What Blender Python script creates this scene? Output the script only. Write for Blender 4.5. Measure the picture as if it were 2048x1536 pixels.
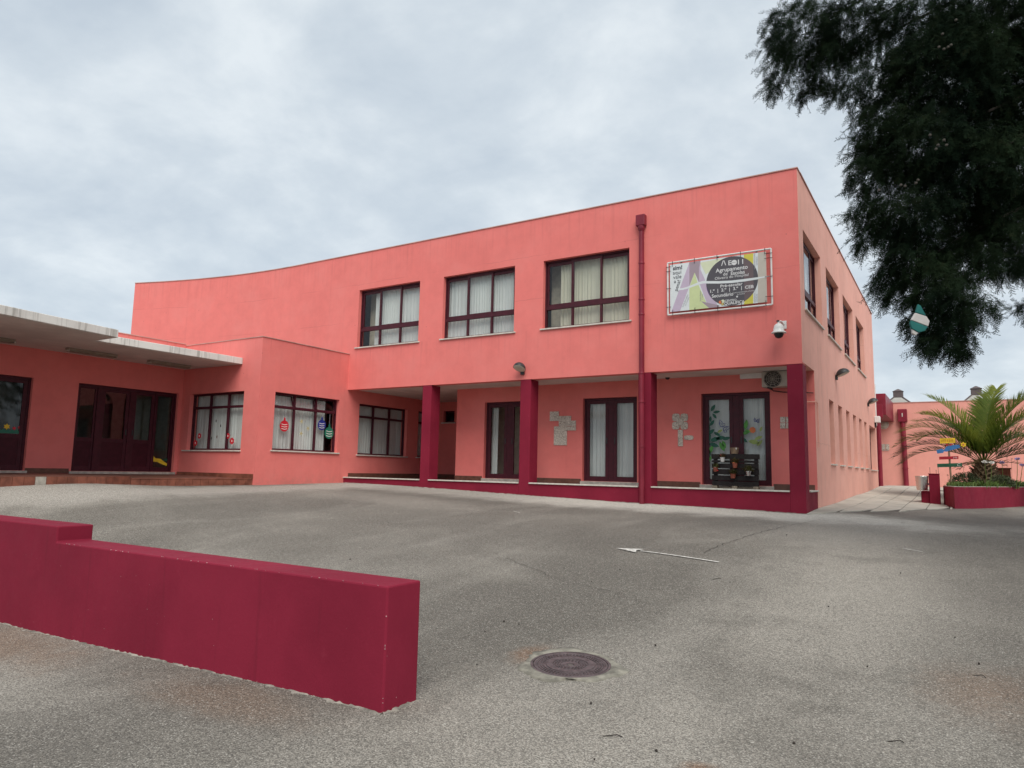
import bpy, bmesh, math, random
import numpy as np
from mathutils import Vector, Matrix

for o in list(bpy.data.objects):
    bpy.data.objects.remove(o, do_unlink=True)
scene = bpy.context.scene
COL = scene.collection
random.seed(7)
rng = np.random.default_rng(7)
PI = math.pi

# ------------------------------------------------------------------ camera (solved from the facade's vanishing points)
CR = np.array([[0.84877018, 0.52836152, 0.02057397],
               [-0.04668313, 0.1136369, -0.99242498],
               [-0.52669713, 0.84138027, 0.12111718]])
CF, CX, CY = 1413.25, 1024.0, 768.0
CC = np.array([2.509, -15.0, 0.316])
cam_d = bpy.data.cameras.new('camera')
cam = bpy.data.objects.new('camera', cam_d)
COL.objects.link(cam)
cam_d.sensor_width = 36.0
cam_d.lens = CF / 2048.0 * 36.0
cam_d.clip_start = 0.05
cam_d.clip_end = 2000.0
mw = Matrix.Identity(4)
for i in range(3):
    mw[i][0] = CR[0][i]; mw[i][1] = -CR[1][i]; mw[i][2] = -CR[2][i]; mw[i][3] = CC[i]
cam.matrix_world = mw
scene.camera = cam
scene.render.resolution_x = 1024
scene.render.resolution_y = 768

# ------------------------------------------------------------------ light, sky, exposure
SUN_DIR = Vector((0.56, -0.66, 1.08)).normalized()       # towards the sun
SUN_EL = math.asin(SUN_DIR.z)
SUN_AZ = math.atan2(SUN_DIR.x, SUN_DIR.y)
world = bpy.data.worlds.new('World')
scene.world = world
world.use_nodes = True
wt = world.node_tree
wt.nodes.clear()
def wn(t, **kw):
    n = wt.nodes.new(t)
    for k, v in kw.items():
        setattr(n, k, v)
    return n
def wl(a, b): wt.links.new(a, b)
w_out = wn('ShaderNodeOutputWorld'); w_bg = wn('ShaderNodeBackground')
w_sky = wn('ShaderNodeTexSky', sky_type='NISHITA', sun_disc=False)
w_sky.sun_elevation = SUN_EL; w_sky.sun_rotation = SUN_AZ
w_bg.inputs['Strength'].default_value = 0.1
w_tc = wn('ShaderNodeTexCoord'); w_sep = wn('ShaderNodeSeparateXYZ')
wl(w_tc.outputs['Generated'], w_sep.inputs[0])
w_zc = wn('ShaderNodeMath', operation='MAXIMUM'); w_zc.inputs[1].default_value = 0.0
wl(w_sep.outputs[2], w_zc.inputs[0])
w_za = wn('ShaderNodeMath', operation='ADD'); w_za.inputs[1].default_value = 0.30
wl(w_zc.outputs[0], w_za.inputs[0])
w_dx = wn('ShaderNodeMath', operation='DIVIDE'); w_dy = wn('ShaderNodeMath', operation='DIVIDE')
wl(w_sep.outputs[0], w_dx.inputs[0]); wl(w_za.outputs[0], w_dx.inputs[1])
wl(w_sep.outputs[1], w_dy.inputs[0]); wl(w_za.outputs[0], w_dy.inputs[1])
w_cmb = wn('ShaderNodeCombineXYZ')
wl(w_dx.outputs[0], w_cmb.inputs[0]); wl(w_dy.outputs[0], w_cmb.inputs[1])
w_n1 = wn('ShaderNodeTexNoise'); w_n1.inputs['Scale'].default_value = 2.6; w_n1.inputs['Detail'].default_value = 6; w_n1.inputs['Roughness'].default_value = 0.56; w_n1.inputs['Distortion'].default_value = 0.25
w_n2 = wn('ShaderNodeTexNoise'); w_n2.inputs['Scale'].default_value = 8.0; w_n2.inputs['Detail'].default_value = 5; w_n2.inputs['Roughness'].default_value = 0.55
wl(w_cmb.outputs[0], w_n1.inputs['Vector']); wl(w_cmb.outputs[0], w_n2.inputs['Vector'])
w_mx = wn('ShaderNodeMix', data_type='FLOAT'); w_mx.inputs[0].default_value = 0.25
wl(w_n1.outputs[0], w_mx.inputs[2]); wl(w_n2.outputs[0], w_mx.inputs[3])
w_rp = wn('ShaderNodeValToRGB')
w_rp.color_ramp.elements[0].position = 0.36; w_rp.color_ramp.elements[0].color = (0.505, 0.575, 0.645, 1)
w_rp.color_ramp.elements[1].position = 0.64; w_rp.color_ramp.elements[1].color = (0.735, 0.790, 0.825, 1)
e = w_rp.color_ramp.elements.new(0.5); e.color = (0.600, 0.665, 0.720, 1)
wl(w_mx.outputs[0], w_rp.inputs[0])
w_sc = wn('ShaderNodeVectorMath', operation='SCALE'); w_sc.inputs['Scale'].default_value = 5.35
wl(w_rp.outputs[0], w_sc.inputs[0])
w_mc = wn('ShaderNodeMix', data_type='RGBA'); w_mc.inputs[0].default_value = 0.94
wl(w_sky.outputs[0], w_mc.inputs[6]); wl(w_sc.outputs[0], w_mc.inputs[7])
wl(w_mc.outputs[2], w_bg.inputs[0]); wl(w_bg.outputs[0], w_out.inputs[0])

sun_d = bpy.data.lights.new('sun', 'SUN')
sun_d.energy = 1.5
sun_d.angle = math.radians(45)
sun_d.color = (1.0, 0.95, 0.88)
sun = bpy.data.objects.new('sun', sun_d)
COL.objects.link(sun)
sun.rotation_euler = SUN_DIR.to_track_quat('Z', 'Y').to_euler()
sun.location = (0, -20, 30)

vs = scene.view_settings
vs.view_transform = 'Standard'; vs.look = 'None'; vs.exposure = 1.05; vs.gamma = 1.0
vs.use_curve_mapping = False

# ------------------------------------------------------------------ pixel -> point helpers
def ray(px):
    v = CR.T @ np.array([px[0] - CX, px[1] - CY, CF])
    return v / np.linalg.norm(v)
def onX(px, x):
    v = ray(px); return CC + v * ((x - CC[0]) / v[0])
def onY(px, y):
    v = ray(px); return CC + v * ((y - CC[1]) / v[1])
def onZ(px, z):
    v = ray(px); return CC + v * ((z - CC[2]) / v[2])
def at_depth(px, d):
    v = CR.T @ np.array([(px[0] - CX) / CF, (px[1] - CY) / CF, 1.0])
    return CC + v * d
def project(P):
    q = CR @ (np.asarray(P) - CC)
    return q[0] / q[2] * CF + CX, q[1] / q[2] * CF + CY, q[2]

# ------------------------------------------------------------------ terrain
_pts = np.array([
    (0, 0, -.42), (-3.4, 0, -.355), (-7, 0, -.265), (-10.4, 0, -.17), (-12.6, 0, -.14), (-12.6, -3.1, -.195),
    (-12.6, -6.2, -.17), (-12.2, -7.2, -.135), (-12.0, -9.0, -.17), (-11.6, -13, -.3), (-.48, -11.6, -1.15), (-5.4, -11.6, -1.24),
    (-9, -11.8, -1.0), (-.05, -10.0, -1.14), (2.5, -15, -1.26), (-.7, -6.3, -.70), (-6, -6, -.66), (0.0, 1.34, -.363), (0, 8, -.22),
    (0, 15.5, -.03), (2.0, 8.3, -.385), (2.46, 6.3, -.42), (4.2, 11.4, -.44), (1.42, 3.2, -.415), (5, 0, -.55), (6, -8, -1.1),
    (8, 5, -.5), (3, 20.5, -.07), (8, 20.5, -.2), (-2, -18, -1.3), (5, -20, -1.35), (-10, -20, -1.2), (14, -8, -1.1), (14, 8, -.5),
    (-30, -10, -.3), (-30, -30, -1), (30, -30, -1.3), (30, 0, -.7), (30, 30, -.4), (-30, 30, -.3), (0, 40, -.2), (0, -45, -1.4),
    (-22, 0, -.25), (-22, 15, -.2)], float)
def _tps(r2):
    return np.where(r2 > 1e-12, r2 * np.log(np.maximum(r2, 1e-12)), 0.0)
_A = _tps(((_pts[:, None, :2] - _pts[None, :, :2]) ** 2).sum(-1)) + np.eye(len(_pts)) * 0.02
_Q = np.c_[np.ones(len(_pts)), _pts[:, :2]]
_M = np.block([[_A, _Q], [_Q.T, np.zeros((3, 3))]])
_w = np.linalg.solve(_M, np.r_[_pts[:, 2], 0, 0, 0])
def terr(x, y):
    x = np.asarray(x, float); y = np.asarray(y, float)
    xc = np.clip(x, -30, 30); yc = np.clip(y, -45, 40)
    r2 = (xc[..., None] - _pts[:, 0]) ** 2 + (yc[..., None] - _pts[:, 1]) ** 2
    z = (_tps(r2) * _w[:-3]).sum(-1) + _w[-3] + _w[-2] * xc + _w[-1] * yc
    return np.clip(z, -1.6, -0.02)
def tz(x, y): return float(terr(x, y))
def on_ground(px, dz=0.0):
    v = ray(px); t = 2.0
    for i in range(6000):
        p = CC + v * t
        if p[2] <= tz(p[0], p[1]) + dz: break
        t += 0.01
    return p

# ------------------------------------------------------------------ materials
def srgb(r, g, b):
    f = lambda c: (c / 255 / 12.92) if c / 255 <= 0.04045 else ((c / 255 + 0.055) / 1.055) ** 2.4
    return (f(r), f(g), f(b))
class NT:
    def __init__(s, name):
        s.m = bpy.data.materials.new(name); s.m.use_nodes = True
        s.t = s.m.node_tree; s.t.nodes.clear()
        s.out = s.n('ShaderNodeOutputMaterial')
    def n(s, t, **kw):
        x = s.t.nodes.new(t)
        for k, v in kw.items(): setattr(x, k, v)
        return x
    def l(s, a, b): s.t.links.new(a, b)
    def val(s, sock, v):
        if hasattr(v, 'is_output'): s.l(v, sock)
        elif isinstance(v, (tuple, list)) and len(v) == 3 and sock.type == 'RGBA': sock.default_value = (*v, 1)
        else: sock.default_value = v
    def pos(s): return s.n('ShaderNodeNewGeometry').outputs['Position']
    def scale(s, vec, sc):
        x = s.n('ShaderNodeVectorMath', operation='MULTIPLY'); s.l(vec, x.inputs[0]); x.inputs[1].default_value = sc
        return x.outputs[0]
    def noise(s, vec, scale, detail=4, rough=.55, dist=0.0):
        x = s.n('ShaderNodeTexNoise'); s.l(vec, x.inputs['Vector'])
        x.inputs['Scale'].default_value = scale; x.inputs['Detail'].default_value = detail
        x.inputs['Roughness'].default_value = rough; x.inputs['Distortion'].default_value = dist
        return x.outputs[0]
    def voro(s, vec, scale, feature='F1', out='Distance'):
        x = s.n('ShaderNodeTexVoronoi', feature=feature); s.l(vec, x.inputs['Vector']); x.inputs['Scale'].default_value = scale
        return x.outputs[out]
    def math(s, op, a, b=0.0, clamp=False):
        x = s.n('ShaderNodeMath', operation=op); x.use_clamp = clamp
        s.val(x.inputs[0], a); s.val(x.inputs[1], b); return x.outputs[0]
    def ss(s, v, lo, hi, a=0.0, b=1.0):
        x = s.n('ShaderNodeMapRange', interpolation_type='SMOOTHSTEP'); s.val(x.inputs[0], v)
        x.inputs[1].default_value = lo; x.inputs[2].default_value = hi; x.inputs[3].default_value = a; x.inputs[4].default_value = b
        return x.outputs[0]
    def mix(s, f, a, b, mode='MIX'):
        x = s.n('ShaderNodeMix', data_type='RGBA', blend_type=mode)
        s.val(x.inputs[0], f); s.val(x.inputs[6], a); s.val(x.inputs[7], b); return x.outputs[2]
    def sep(s, v):
        x = s.n('ShaderNodeSeparateXYZ'); s.l(v, x.inputs[0]); return x.outputs
    def bump(s, h, strength, dist=0.01):
        x = s.n('ShaderNodeBump'); s.val(x.inputs['Height'], h); x.inputs['Strength'].default_value = strength; x.inputs['Distance'].default_value = dist
        return x.outputs[0]
    def pbr(s, color, rough=.6, metal=0.0, normal=None, spec=.5, **kw):
        b = s.n('ShaderNodeBsdfPrincipled'); s.val(b.inputs['Base Color'], color); s.val(b.inputs['Roughness'], rough)
        b.inputs['Metallic'].default_value = metal; b.inputs['Specular IOR Level'].default_value = spec
        if normal is not None: s.l(normal, b.inputs['Normal'])
        for k, v in kw.items(): s.val(b.inputs[k], v)
        s.l(b.outputs[0], s.out.inputs[0]); return s.m
MT = {}
def grey(c, f): return tuple(x * f for x in c)

def paint(name, col, rough=.75, streak=.12, spots=0.0, seam=None, blotch=.10, fade=None):
    t = NT(name); p = t.pos()
    big = t.noise(p, .55, 5, .6); med = t.noise(p, 3.0, 5, .6)
    st = t.noise(t.scale(p, (5.0, 5.0, .16)), 1.0, 5, .6)
    f = t.math('ADD', t.ss(big, .3, .7, -blotch, blotch), t.ss(med, .3, .7, -.035, .035))
    f = t.math('SUBTRACT', f, t.ss(st, .52, .74, 0, streak))
    c = t.mix(1.0, (*col, 1)[:3], (1, 1, 1), 'MULTIPLY')
    g = t.n('ShaderNodeCombineColor')
    m = t.math('ADD', f, 1.0)
    for i in range(3): t.l(m, g.inputs[i])
    c = t.mix(1.0, c, g.outputs[0], 'MULTIPLY')
    if fade is not None:
        c = t.mix(t.ss(t.noise(p, 1.1, 6, .65), .42, .75, 0, .55), c, fade)
    if name == 'pink':
        zz_ = t.sep(p)[2]; rs = t.noise(t.scale(p, (11, 11, .3)), 1.0, 5, .65)
        c = t.mix(t.math('MULTIPLY', t.ss(rs, .48, .72, 0, .28), t.ss(zz_, 5.6, 6.66)), c, grey(col, .58))
        c = t.mix(t.math('MULTIPLY', t.ss(rs, .50, .70, 0, .30), t.math('MULTIPLY', t.ss(zz_, 2.9, 3.76), t.ss(zz_, 3.78, 3.82, 1, 0))), c, grey(col, .62))
        c = t.mix(t.math('MULTIPLY', t.ss(t.noise(p, 7, 6, .7), .35, .7, 0, .5), t.ss(zz_, -.25, .25, 1, 0)), c, (.46, .20, .16))
    if seam:
        z = t.sep(p)[2]; wob = t.math('MULTIPLY', t.math('SUBTRACT', t.noise(p, 2.2, 4), .5), .10)
        zz = t.math('ADD', z, wob)
        for h in seam:
            d = t.math('ABSOLUTE', t.math('SUBTRACT', zz, h))
            k = t.math('MULTIPLY', t.ss(d, .0, .012, .32, 0), t.ss(t.noise(p, .5, 2), .45, .6))
            c = t.mix(k, c, grey(col, .45))
    if spots:
        v = t.voro(p, 2.2); k = t.math('MULTIPLY', t.ss(v, .02, .035, 1, 0), spots)
        c = t.mix(k, c, grey(col, .4))
    hgt = t.math('ADD', t.math('MULTIPLY', t.noise(p, 38, 5, .65), .8), t.math('MULTIPLY', t.noise(p, 5, 3), .6))
    MT[name] = t.pbr(c, rough, normal=t.bump(hgt, .28, .006), spec=.3)

PINK = srgb(223, 121, 115)
paint('pink', PINK, streak=.05, seam=(5.72, 4.6), spots=.5, blotch=.035, fade=(0.735, .228, .205))
paint('pink_pale', (0.80, .405, .325), streak=.13, seam=(1.05, 4.9), blotch=.06, fade=(.80, .445, .365))
paint('pink_back', (0.76, .345, .285), streak=.05, blotch=.05)
BURG = (0.212, .0125, .034)
def burg_mat():
    t = NT('burgundy'); p = t.pos()
    big = t.noise(p, .9, 5, .6)
    scuf = t.noise(t.scale(p, (3, 3, 3)), 2.0, 8, .75)
    c = t.mix(t.ss(big, .3, .7), (BURG[0] * .86, BURG[1] * .9, BURG[2] * .86), (BURG[0] * 1.1, BURG[1] * 1.25, BURG[2] * 1.12))
    c = t.mix(t.ss(scuf, .60, .74, 0, .35), c, (.27, .034, .058))
    z = t.sep(p)[2]
    dr = t.noise(t.scale(p, (9, 9, .5)), 1.0, 4, .6); c = t.mix(t.ss(dr, .60, .72, 0, .28), c, (BURG[0] * .55, BURG[1] * .8, BURG[2] * .6))
    fine = t.noise(p, 55, 6, .8); c = t.mix(t.ss(fine, .62, .75, 0, .5), c, (.30, .06, .085))
    sp = t.voro(p, 9.0); c = t.mix(t.ss(sp, .022, .034, .55, 0), c, (.62, .40, .40))
    ch = t.noise(p, 22, 4, .7); c = t.mix(t.ss(ch, .735, .76, 0, .6), c, (.55, .33, .33))
    hgt = t.math('ADD', t.math('MULTIPLY', t.noise(p, 45, 5, .65), .8), t.noise(p, 6, 3))
    MT['burgundy'] = t.pbr(c, t.ss(scuf, .3, .7, .62, .8), normal=t.bump(hgt, .25, .005), spec=.16)
burg_mat()

def asphalt_mat():
    t = NT('asphalt'); p = t.pos(); X, Y, Z = t.sep(p)
    big = t.noise(p, .22, 4, .55, .6); mid = t.noise(t.scale(p, (.7, 1.0, 1)), .9, 6, .62)
    base = t.mix(t.ss(big, .34, .66), (.155, .142, .122), (.264, .244, .210))
    base = t.mix(t.ss(mid, .35, .7, 0, .5), base, (.172, .158, .136))
    # long tyre-polished sweeps
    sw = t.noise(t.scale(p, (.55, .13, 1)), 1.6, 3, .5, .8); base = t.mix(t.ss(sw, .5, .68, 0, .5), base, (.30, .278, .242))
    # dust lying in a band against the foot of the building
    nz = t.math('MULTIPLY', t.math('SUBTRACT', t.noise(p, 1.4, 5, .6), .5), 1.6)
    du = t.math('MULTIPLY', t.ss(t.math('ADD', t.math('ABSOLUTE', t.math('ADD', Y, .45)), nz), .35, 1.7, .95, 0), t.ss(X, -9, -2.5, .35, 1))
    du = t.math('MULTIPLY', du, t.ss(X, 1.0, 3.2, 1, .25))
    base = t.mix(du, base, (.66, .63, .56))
    sun_patch = t.ss(t.math('ADD', t.math('ABSOLUTE', t.math('ADD', X, 11.4)), nz), .3, 1.3, .7, 0)
    base = t.mix(sun_patch, base, (.47, .44, .39))  # sunlit patch at the platform foot, put into the colour
    # lighter lane, darker patches, then needle litter and rust-brown stains
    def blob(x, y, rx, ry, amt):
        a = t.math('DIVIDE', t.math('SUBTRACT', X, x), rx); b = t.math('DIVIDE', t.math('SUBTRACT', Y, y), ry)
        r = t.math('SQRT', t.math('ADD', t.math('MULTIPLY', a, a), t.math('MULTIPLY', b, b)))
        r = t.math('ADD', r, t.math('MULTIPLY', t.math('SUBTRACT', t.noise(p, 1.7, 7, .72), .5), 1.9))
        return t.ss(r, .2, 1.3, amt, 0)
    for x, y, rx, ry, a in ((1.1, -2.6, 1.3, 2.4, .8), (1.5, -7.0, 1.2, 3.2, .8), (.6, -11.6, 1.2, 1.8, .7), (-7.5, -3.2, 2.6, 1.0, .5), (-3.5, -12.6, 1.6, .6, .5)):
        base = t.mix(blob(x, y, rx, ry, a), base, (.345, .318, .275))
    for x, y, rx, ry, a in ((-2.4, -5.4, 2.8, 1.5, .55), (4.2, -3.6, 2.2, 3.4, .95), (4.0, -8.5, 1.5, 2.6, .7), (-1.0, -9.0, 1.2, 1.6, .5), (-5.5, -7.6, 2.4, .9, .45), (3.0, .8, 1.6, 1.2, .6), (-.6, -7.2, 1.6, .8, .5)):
        base = t.mix(blob(x, y, rx, ry, a), base, (.138, .126, .108))  # darker patches; those at the right paint in the shade under the cypress
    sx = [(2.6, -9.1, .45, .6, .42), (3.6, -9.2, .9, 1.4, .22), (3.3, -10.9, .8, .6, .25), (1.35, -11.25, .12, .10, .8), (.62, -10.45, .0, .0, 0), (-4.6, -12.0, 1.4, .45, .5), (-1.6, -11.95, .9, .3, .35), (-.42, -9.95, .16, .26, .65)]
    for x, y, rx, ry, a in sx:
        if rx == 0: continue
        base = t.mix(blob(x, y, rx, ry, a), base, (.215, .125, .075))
    base = t.mix(blob(4.6, -7.6, 2.4, 3.4, .55), base, (.135, .122, .106))  # more of the cypress shade, put into the colour
    # aggregate
    cs = t.n('ShaderNodeTexVoronoi', feature='F1'); t.l(p, cs.inputs['Vector']); cs.inputs['Scale'].default_value = 130
    cv = t.n('ShaderNodeSeparateColor'); t.l(cs.outputs['Color'], cv.inputs[0])
    k = t.ss(cv.outputs[0], 0, 1, .58, 1.30)
    k = t.math('MULTIPLY', k, t.ss(cs.outputs['Distance'], .15, .8, 1.05, .74))
    g = t.n('ShaderNodeCombineColor')
    for i in range(3): t.l(k, g.inputs[i])
    c = t.mix(1.0, base, g.outputs[0], 'MULTIPLY')
    c = t.mix(t.ss(cv.outputs[1], .91, .97, 0, .42), c, (.60, .57, .51))
    c = t.mix(t.ss(cv.outputs[2], .91, .97, 0, .6), c, (.055, .05, .047))
    hgt = t.math('SUBTRACT', 1.0, cs.outputs['Distance'])
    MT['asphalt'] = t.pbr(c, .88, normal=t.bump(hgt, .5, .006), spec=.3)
asphalt_mat()

def simple(name, col, rough=.6, metal=0.0, nscale=8.0, amt=.12, bump=.1, bscale=40, spec=.4):
    t = NT(name); p = t.pos()
    f = t.ss(t.noise(p, nscale, 5, .6), .3, .7)
    c = t.mix(f, grey(col, 1 - amt), tuple(min(1, x * (1 + amt)) for x in col))
    MT[name] = t.pbr(c, t.ss(t.noise(p, nscale * 2, 4), .3, .7, max(0.02, rough - .06), min(1, rough + .06)), metal, t.bump(t.noise(p, bscale, 4), bump, .004), spec)
simple('frame', (.060, .010, .018), .5, amt=.2, bump=.05, spec=.28)
simple('door_panel', (.050, .006, .013), .5, amt=.2, bump=.05, spec=.25)
simple('sill_stone', (.56, .53, .47), .6, amt=.15)
simple('threshold', (.44, .40, .35), .6, amt=.2)
simple('soffit', (.62, .55, .51), .85, nscale=1.5, amt=.10)
simple('floor_tile', (.13, .058, .040), .5, amt=.25)
simple('terracotta', (.20, .068, .042), .6, nscale=5, amt=.35, bump=.15)
simple('plaster_bare', (.38, .35, .30), .9, nscale=9, amt=.25, bump=.3)
simple('mortar', (.23, .21, .18), .95, nscale=9, amt=.5, bump=.5)
simple('chip', (.42, .22, .23), .9, nscale=20, amt=.3)
simple('coping', (.52, .30, .26), .75, nscale=2, amt=.2)
simple('curtain', (.66, .66, .63), .9, nscale=1.2, amt=.06, bump=.03)
simple('curtain_cream', (.62, .58, .46), .9, nscale=1.2, amt=.06, bump=.03)
simple('interior', (.30, .27, .24), .9)
simple('interior_cream', (.62, .56, .44), .9)
simple('interior_dark', (.05, .045, .04), .9)
simple('burg_metal', (.215, .016, .034), .42, nscale=2, amt=.15, bump=.06)
simple('dark_metal', (.030, .034, .036), .45, amt=.25)
simple('strip_case', (.26, .21, .165), .6)
simple('strip_lens', (.42, .35, .26), .4)
simple('lens', (.50, .46, .38), .35, amt=.1)
simple('white_plastic', (.70, .70, .68), .4, amt=.05)
simple('ac_case', (.46, .42, .36), .5, amt=.08)
simple('smoked', (.02, .02, .022), .12, amt=.05, bump=0)
simple('cast_iron', (.105, .082, .085), .55, metal=.25, nscale=18, amt=.3, bump=.35, bscale=90)
simple('concrete_collar', (.20, .188, .155), .95, nscale=9, amt=.4, bump=.6, bscale=30)
simple('concrete_slab', (.42, .395, .34), .85, nscale=1.6, amt=.16, bump=.2, bscale=60)
simple('slab_bed', (.075, .068, .058), .95)
simple('line_paint', (.50, .485, .45), .8, nscale=18, amt=.38)
simple('pallet', (.016, .012, .012), .8, nscale=20, amt=.45, bump=.3)
simple('pallet_bare', (.24, .20, .15), .85, nscale=14, amt=.3, bump=.3)
simple('tin', (.62, .62, .62), .25, metal=.9, amt=.1)
simple('steel', (.60, .59, .56), .30, metal=1.0, nscale=3, amt=.12)
simple('clay_pot', (.26, .075, .045), .75, amt=.2)
simple('white_pot', (.68, .67, .64), .4, amt=.06)
simple('soil', (.060, .042, .028), .95, amt=.3, bump=.6)
simple('wood_post', (.22, .155, .10), .8, nscale=12, amt=.25)
simple('yellow', (.72, .50, .03), .55, amt=.12)
simple('blue', (.045, .17, .40), .55, amt=.12)
simple('red', (.36, .015, .03), .55, amt=.12)
simple('green', (.018, .10, .055), .55, amt=.12)
simple('bright_red', (.55, .015, .03), .5, amt=.1)
simple('navy', (.02, .03, .22), .5, amt=.1)
simple('emerald', (.015, .16, .10), .5, amt=.1)
simple('olive_gold', (.45, .40, .22), .6, amt=.1)
simple('black', (.012, .012, .012), .6, amt=.1)
simple('brown_ink', (.13, .06, .035), .7, amt=.2)
simple('leaf_dark', (.012, .10, .062), .5, amt=.3)
simple('leaf_bright', (.07, .26, .045), .5, amt=.3)
simple('leaf_yellow', (.26, .34, .10), .5, amt=.2)
simple('orange', (.62, .17, .06), .6, amt=.15)
simple('purple', (.27, .24, .45), .6, amt=.15)
simple('white_petal', (.78, .78, .74), .6, amt=.05)
simple('grey_roof', (.34, .335, .31), .8, nscale=2, amt=.15)
simple('chimney', (.105, .085, .085), .85, nscale=4, amt=.2)
simple('bark', (.085, .062, .045), .95, nscale=12, amt=.35, bump=.7, bscale=20)
simple('twig_bark', (.030, .024, .019), .95)
simple('palm_bark', (.115, .080, .045), .95, nscale=16, amt=.4, bump=.7, bscale=24)
simple('cone_brown', (.055, .050, .040), .8, nscale=30, amt=.25)
simple('litter', (.030, .024, .020), .9, amt=.3)
simple('teal_cloth', (.012, .125, .115), .8, amt=.1)
simple('white_cloth', (.50, .48, .46), .85, amt=.06)
simple('grey_cloth', (.30, .30, .31), .85, amt=.06)
# banner prints
simple('bn_white', (.66, .70, .71), .55, amt=.03); simple('bn_lilac', (.50, .41, .52), .55, amt=.03)
simple('bn_mauve', (.34, .27, .31), .55, amt=.03); simple('bn_green', (.55, .62, .33), .55, amt=.03)
simple('bn_palegreen', (.62, .66, .47), .55, amt=.03)
simple('bn_grey', (.082, .076, .088), .5, amt=.04); simple('bn_yellow', (.60, .54, .08), .55, amt=.03)
simple('bn_sand', (.50, .46, .40), .55, amt=.03); simple('bn_violet', (.095, .05, .16), .5, amt=.04)
simple('bn_warm', (.135, .098, .105), .5, amt=.04); simple('bn_olive', (.13, .15, .09), .5, amt=.04)
simple('bn_letter', (.66, .66, .66), .55, amt=.02); simple('bn_ink', (.085, .085, .10), .55, amt=.02)
simple('bn_greytext', (.33, .33, .36), .55, amt=.02)
simple('bn_gold', (.50, .40, .13), .55, amt=.05)

def canopy_mat():
    t = NT('canopy'); p = t.pos()
    st = t.noise(t.scale(p, (5.5, 5.5, .35)), 1.0, 6, .7); st2 = t.noise(t.scale(p, (14, 14, .5)), 1.0, 4, .6)
    c = t.mix(t.ss(t.noise(p, 1.2, 4), .3, .7), (.62, .60, .56), (.74, .725, .68))
    c = t.mix(t.ss(st, .52, .66, 0, .6), c, (.25, .235, .20)); c = t.mix(t.ss(st2, .56, .70, 0, .4), c, (.15, .14, .12))
    MT['canopy'] = t.pbr(c, .85, normal=t.bump(t.noise(p, 30, 5), .3, .006), spec=.3)
canopy_mat()
def tileart_mat():
    t = NT('art_tile'); p = t.pos()
    w = t.voro(p, 15, 'DISTANCE_TO_EDGE'); n = t.math('ABSOLUTE', t.math('SUBTRACT', t.noise(p, 13, 3, .5, 1.5), .5))
    c = t.mix(t.ss(t.noise(p, 3, 3), .3, .7), (.58, .53, .45), (.68, .63, .55))
    c = t.mix(t.ss(w, .01, .05, .7, 0), c, (.15, .095, .065)); c = t.mix(t.ss(n, .0, .04, .75, 0), c, (.17, .11, .08))
    MT['art_tile'] = t.pbr(c, .6, normal=t.bump(w, .4, .004))
tileart_mat()
def glass_mat(name, tint=(.9, .93, .93), ior=1.5):
    t = NT(name)
    tr = t.n('ShaderNodeBsdfTransparent'); tr.inputs[0].default_value = (*tint, 1)
    gl = t.n('ShaderNodeBsdfGlossy'); gl.inputs['Roughness'].default_value = .015; gl.inputs[0].default_value = (.95, .97, 1, 1)
    fr = t.n('ShaderNodeFresnel'); fr.inputs[0].default_value = ior
    p = t.pos(); t.l(t.bump(t.noise(p, 1.6, 2), .02, .02), gl.inputs['Normal'])
    bf = t.n('ShaderNodeNewGeometry').outputs['Backfacing']                 # reflect at the outer face only
    fac = t.math('MULTIPLY', fr.outputs[0], t.math('SUBTRACT', 1.0, bf))
    mx = t.n('ShaderNodeMixShader'); t.l(fac, mx.inputs[0]); t.l(tr.outputs[0], mx.inputs[1]); t.l(gl.outputs[0], mx.inputs[2])
    t.l(mx.outputs[0], t.out.inputs[0]); MT[name] = t.m
glass_mat('glass', (.93, .95, .95)); glass_mat('glass_dark', (.62, .66, .66))
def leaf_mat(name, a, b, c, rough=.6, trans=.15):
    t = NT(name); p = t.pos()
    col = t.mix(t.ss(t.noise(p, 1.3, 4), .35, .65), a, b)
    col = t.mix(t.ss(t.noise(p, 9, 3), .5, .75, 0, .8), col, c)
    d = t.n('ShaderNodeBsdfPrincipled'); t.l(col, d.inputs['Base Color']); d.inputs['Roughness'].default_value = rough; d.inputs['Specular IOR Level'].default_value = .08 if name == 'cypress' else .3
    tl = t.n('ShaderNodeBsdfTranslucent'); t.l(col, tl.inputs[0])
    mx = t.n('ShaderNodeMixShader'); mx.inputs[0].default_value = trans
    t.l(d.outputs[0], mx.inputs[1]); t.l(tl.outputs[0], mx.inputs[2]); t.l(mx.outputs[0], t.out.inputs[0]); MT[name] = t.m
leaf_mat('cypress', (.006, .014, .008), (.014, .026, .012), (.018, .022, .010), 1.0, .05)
leaf_mat('palm_leaf', (.110, .165, .024), (.23, .27, .040), (.070, .105, .022), .45, .5)
leaf_mat('palm_old', (.055, .085, .026), (.075, .105, .030), (.080, .080, .035), .5, .25)
leaf_mat('cover_leaf', (.080, .150, .030), (.125, .190, .045), (.15, .16, .055), .5, .3)
leaf_mat('shrub_leaf', (.060, .085, .040), (.085, .105, .055), (.10, .085, .05), .6, .15)
leaf_mat('dry_leaf', (.14, .09, .04), (.17, .12, .055), (.09, .06, .03), .8, .1)
leaf_mat('pot_leaf', (.10, .085, .03), (.085, .105, .03), (.14, .07, .03), .6, .15)

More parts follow.
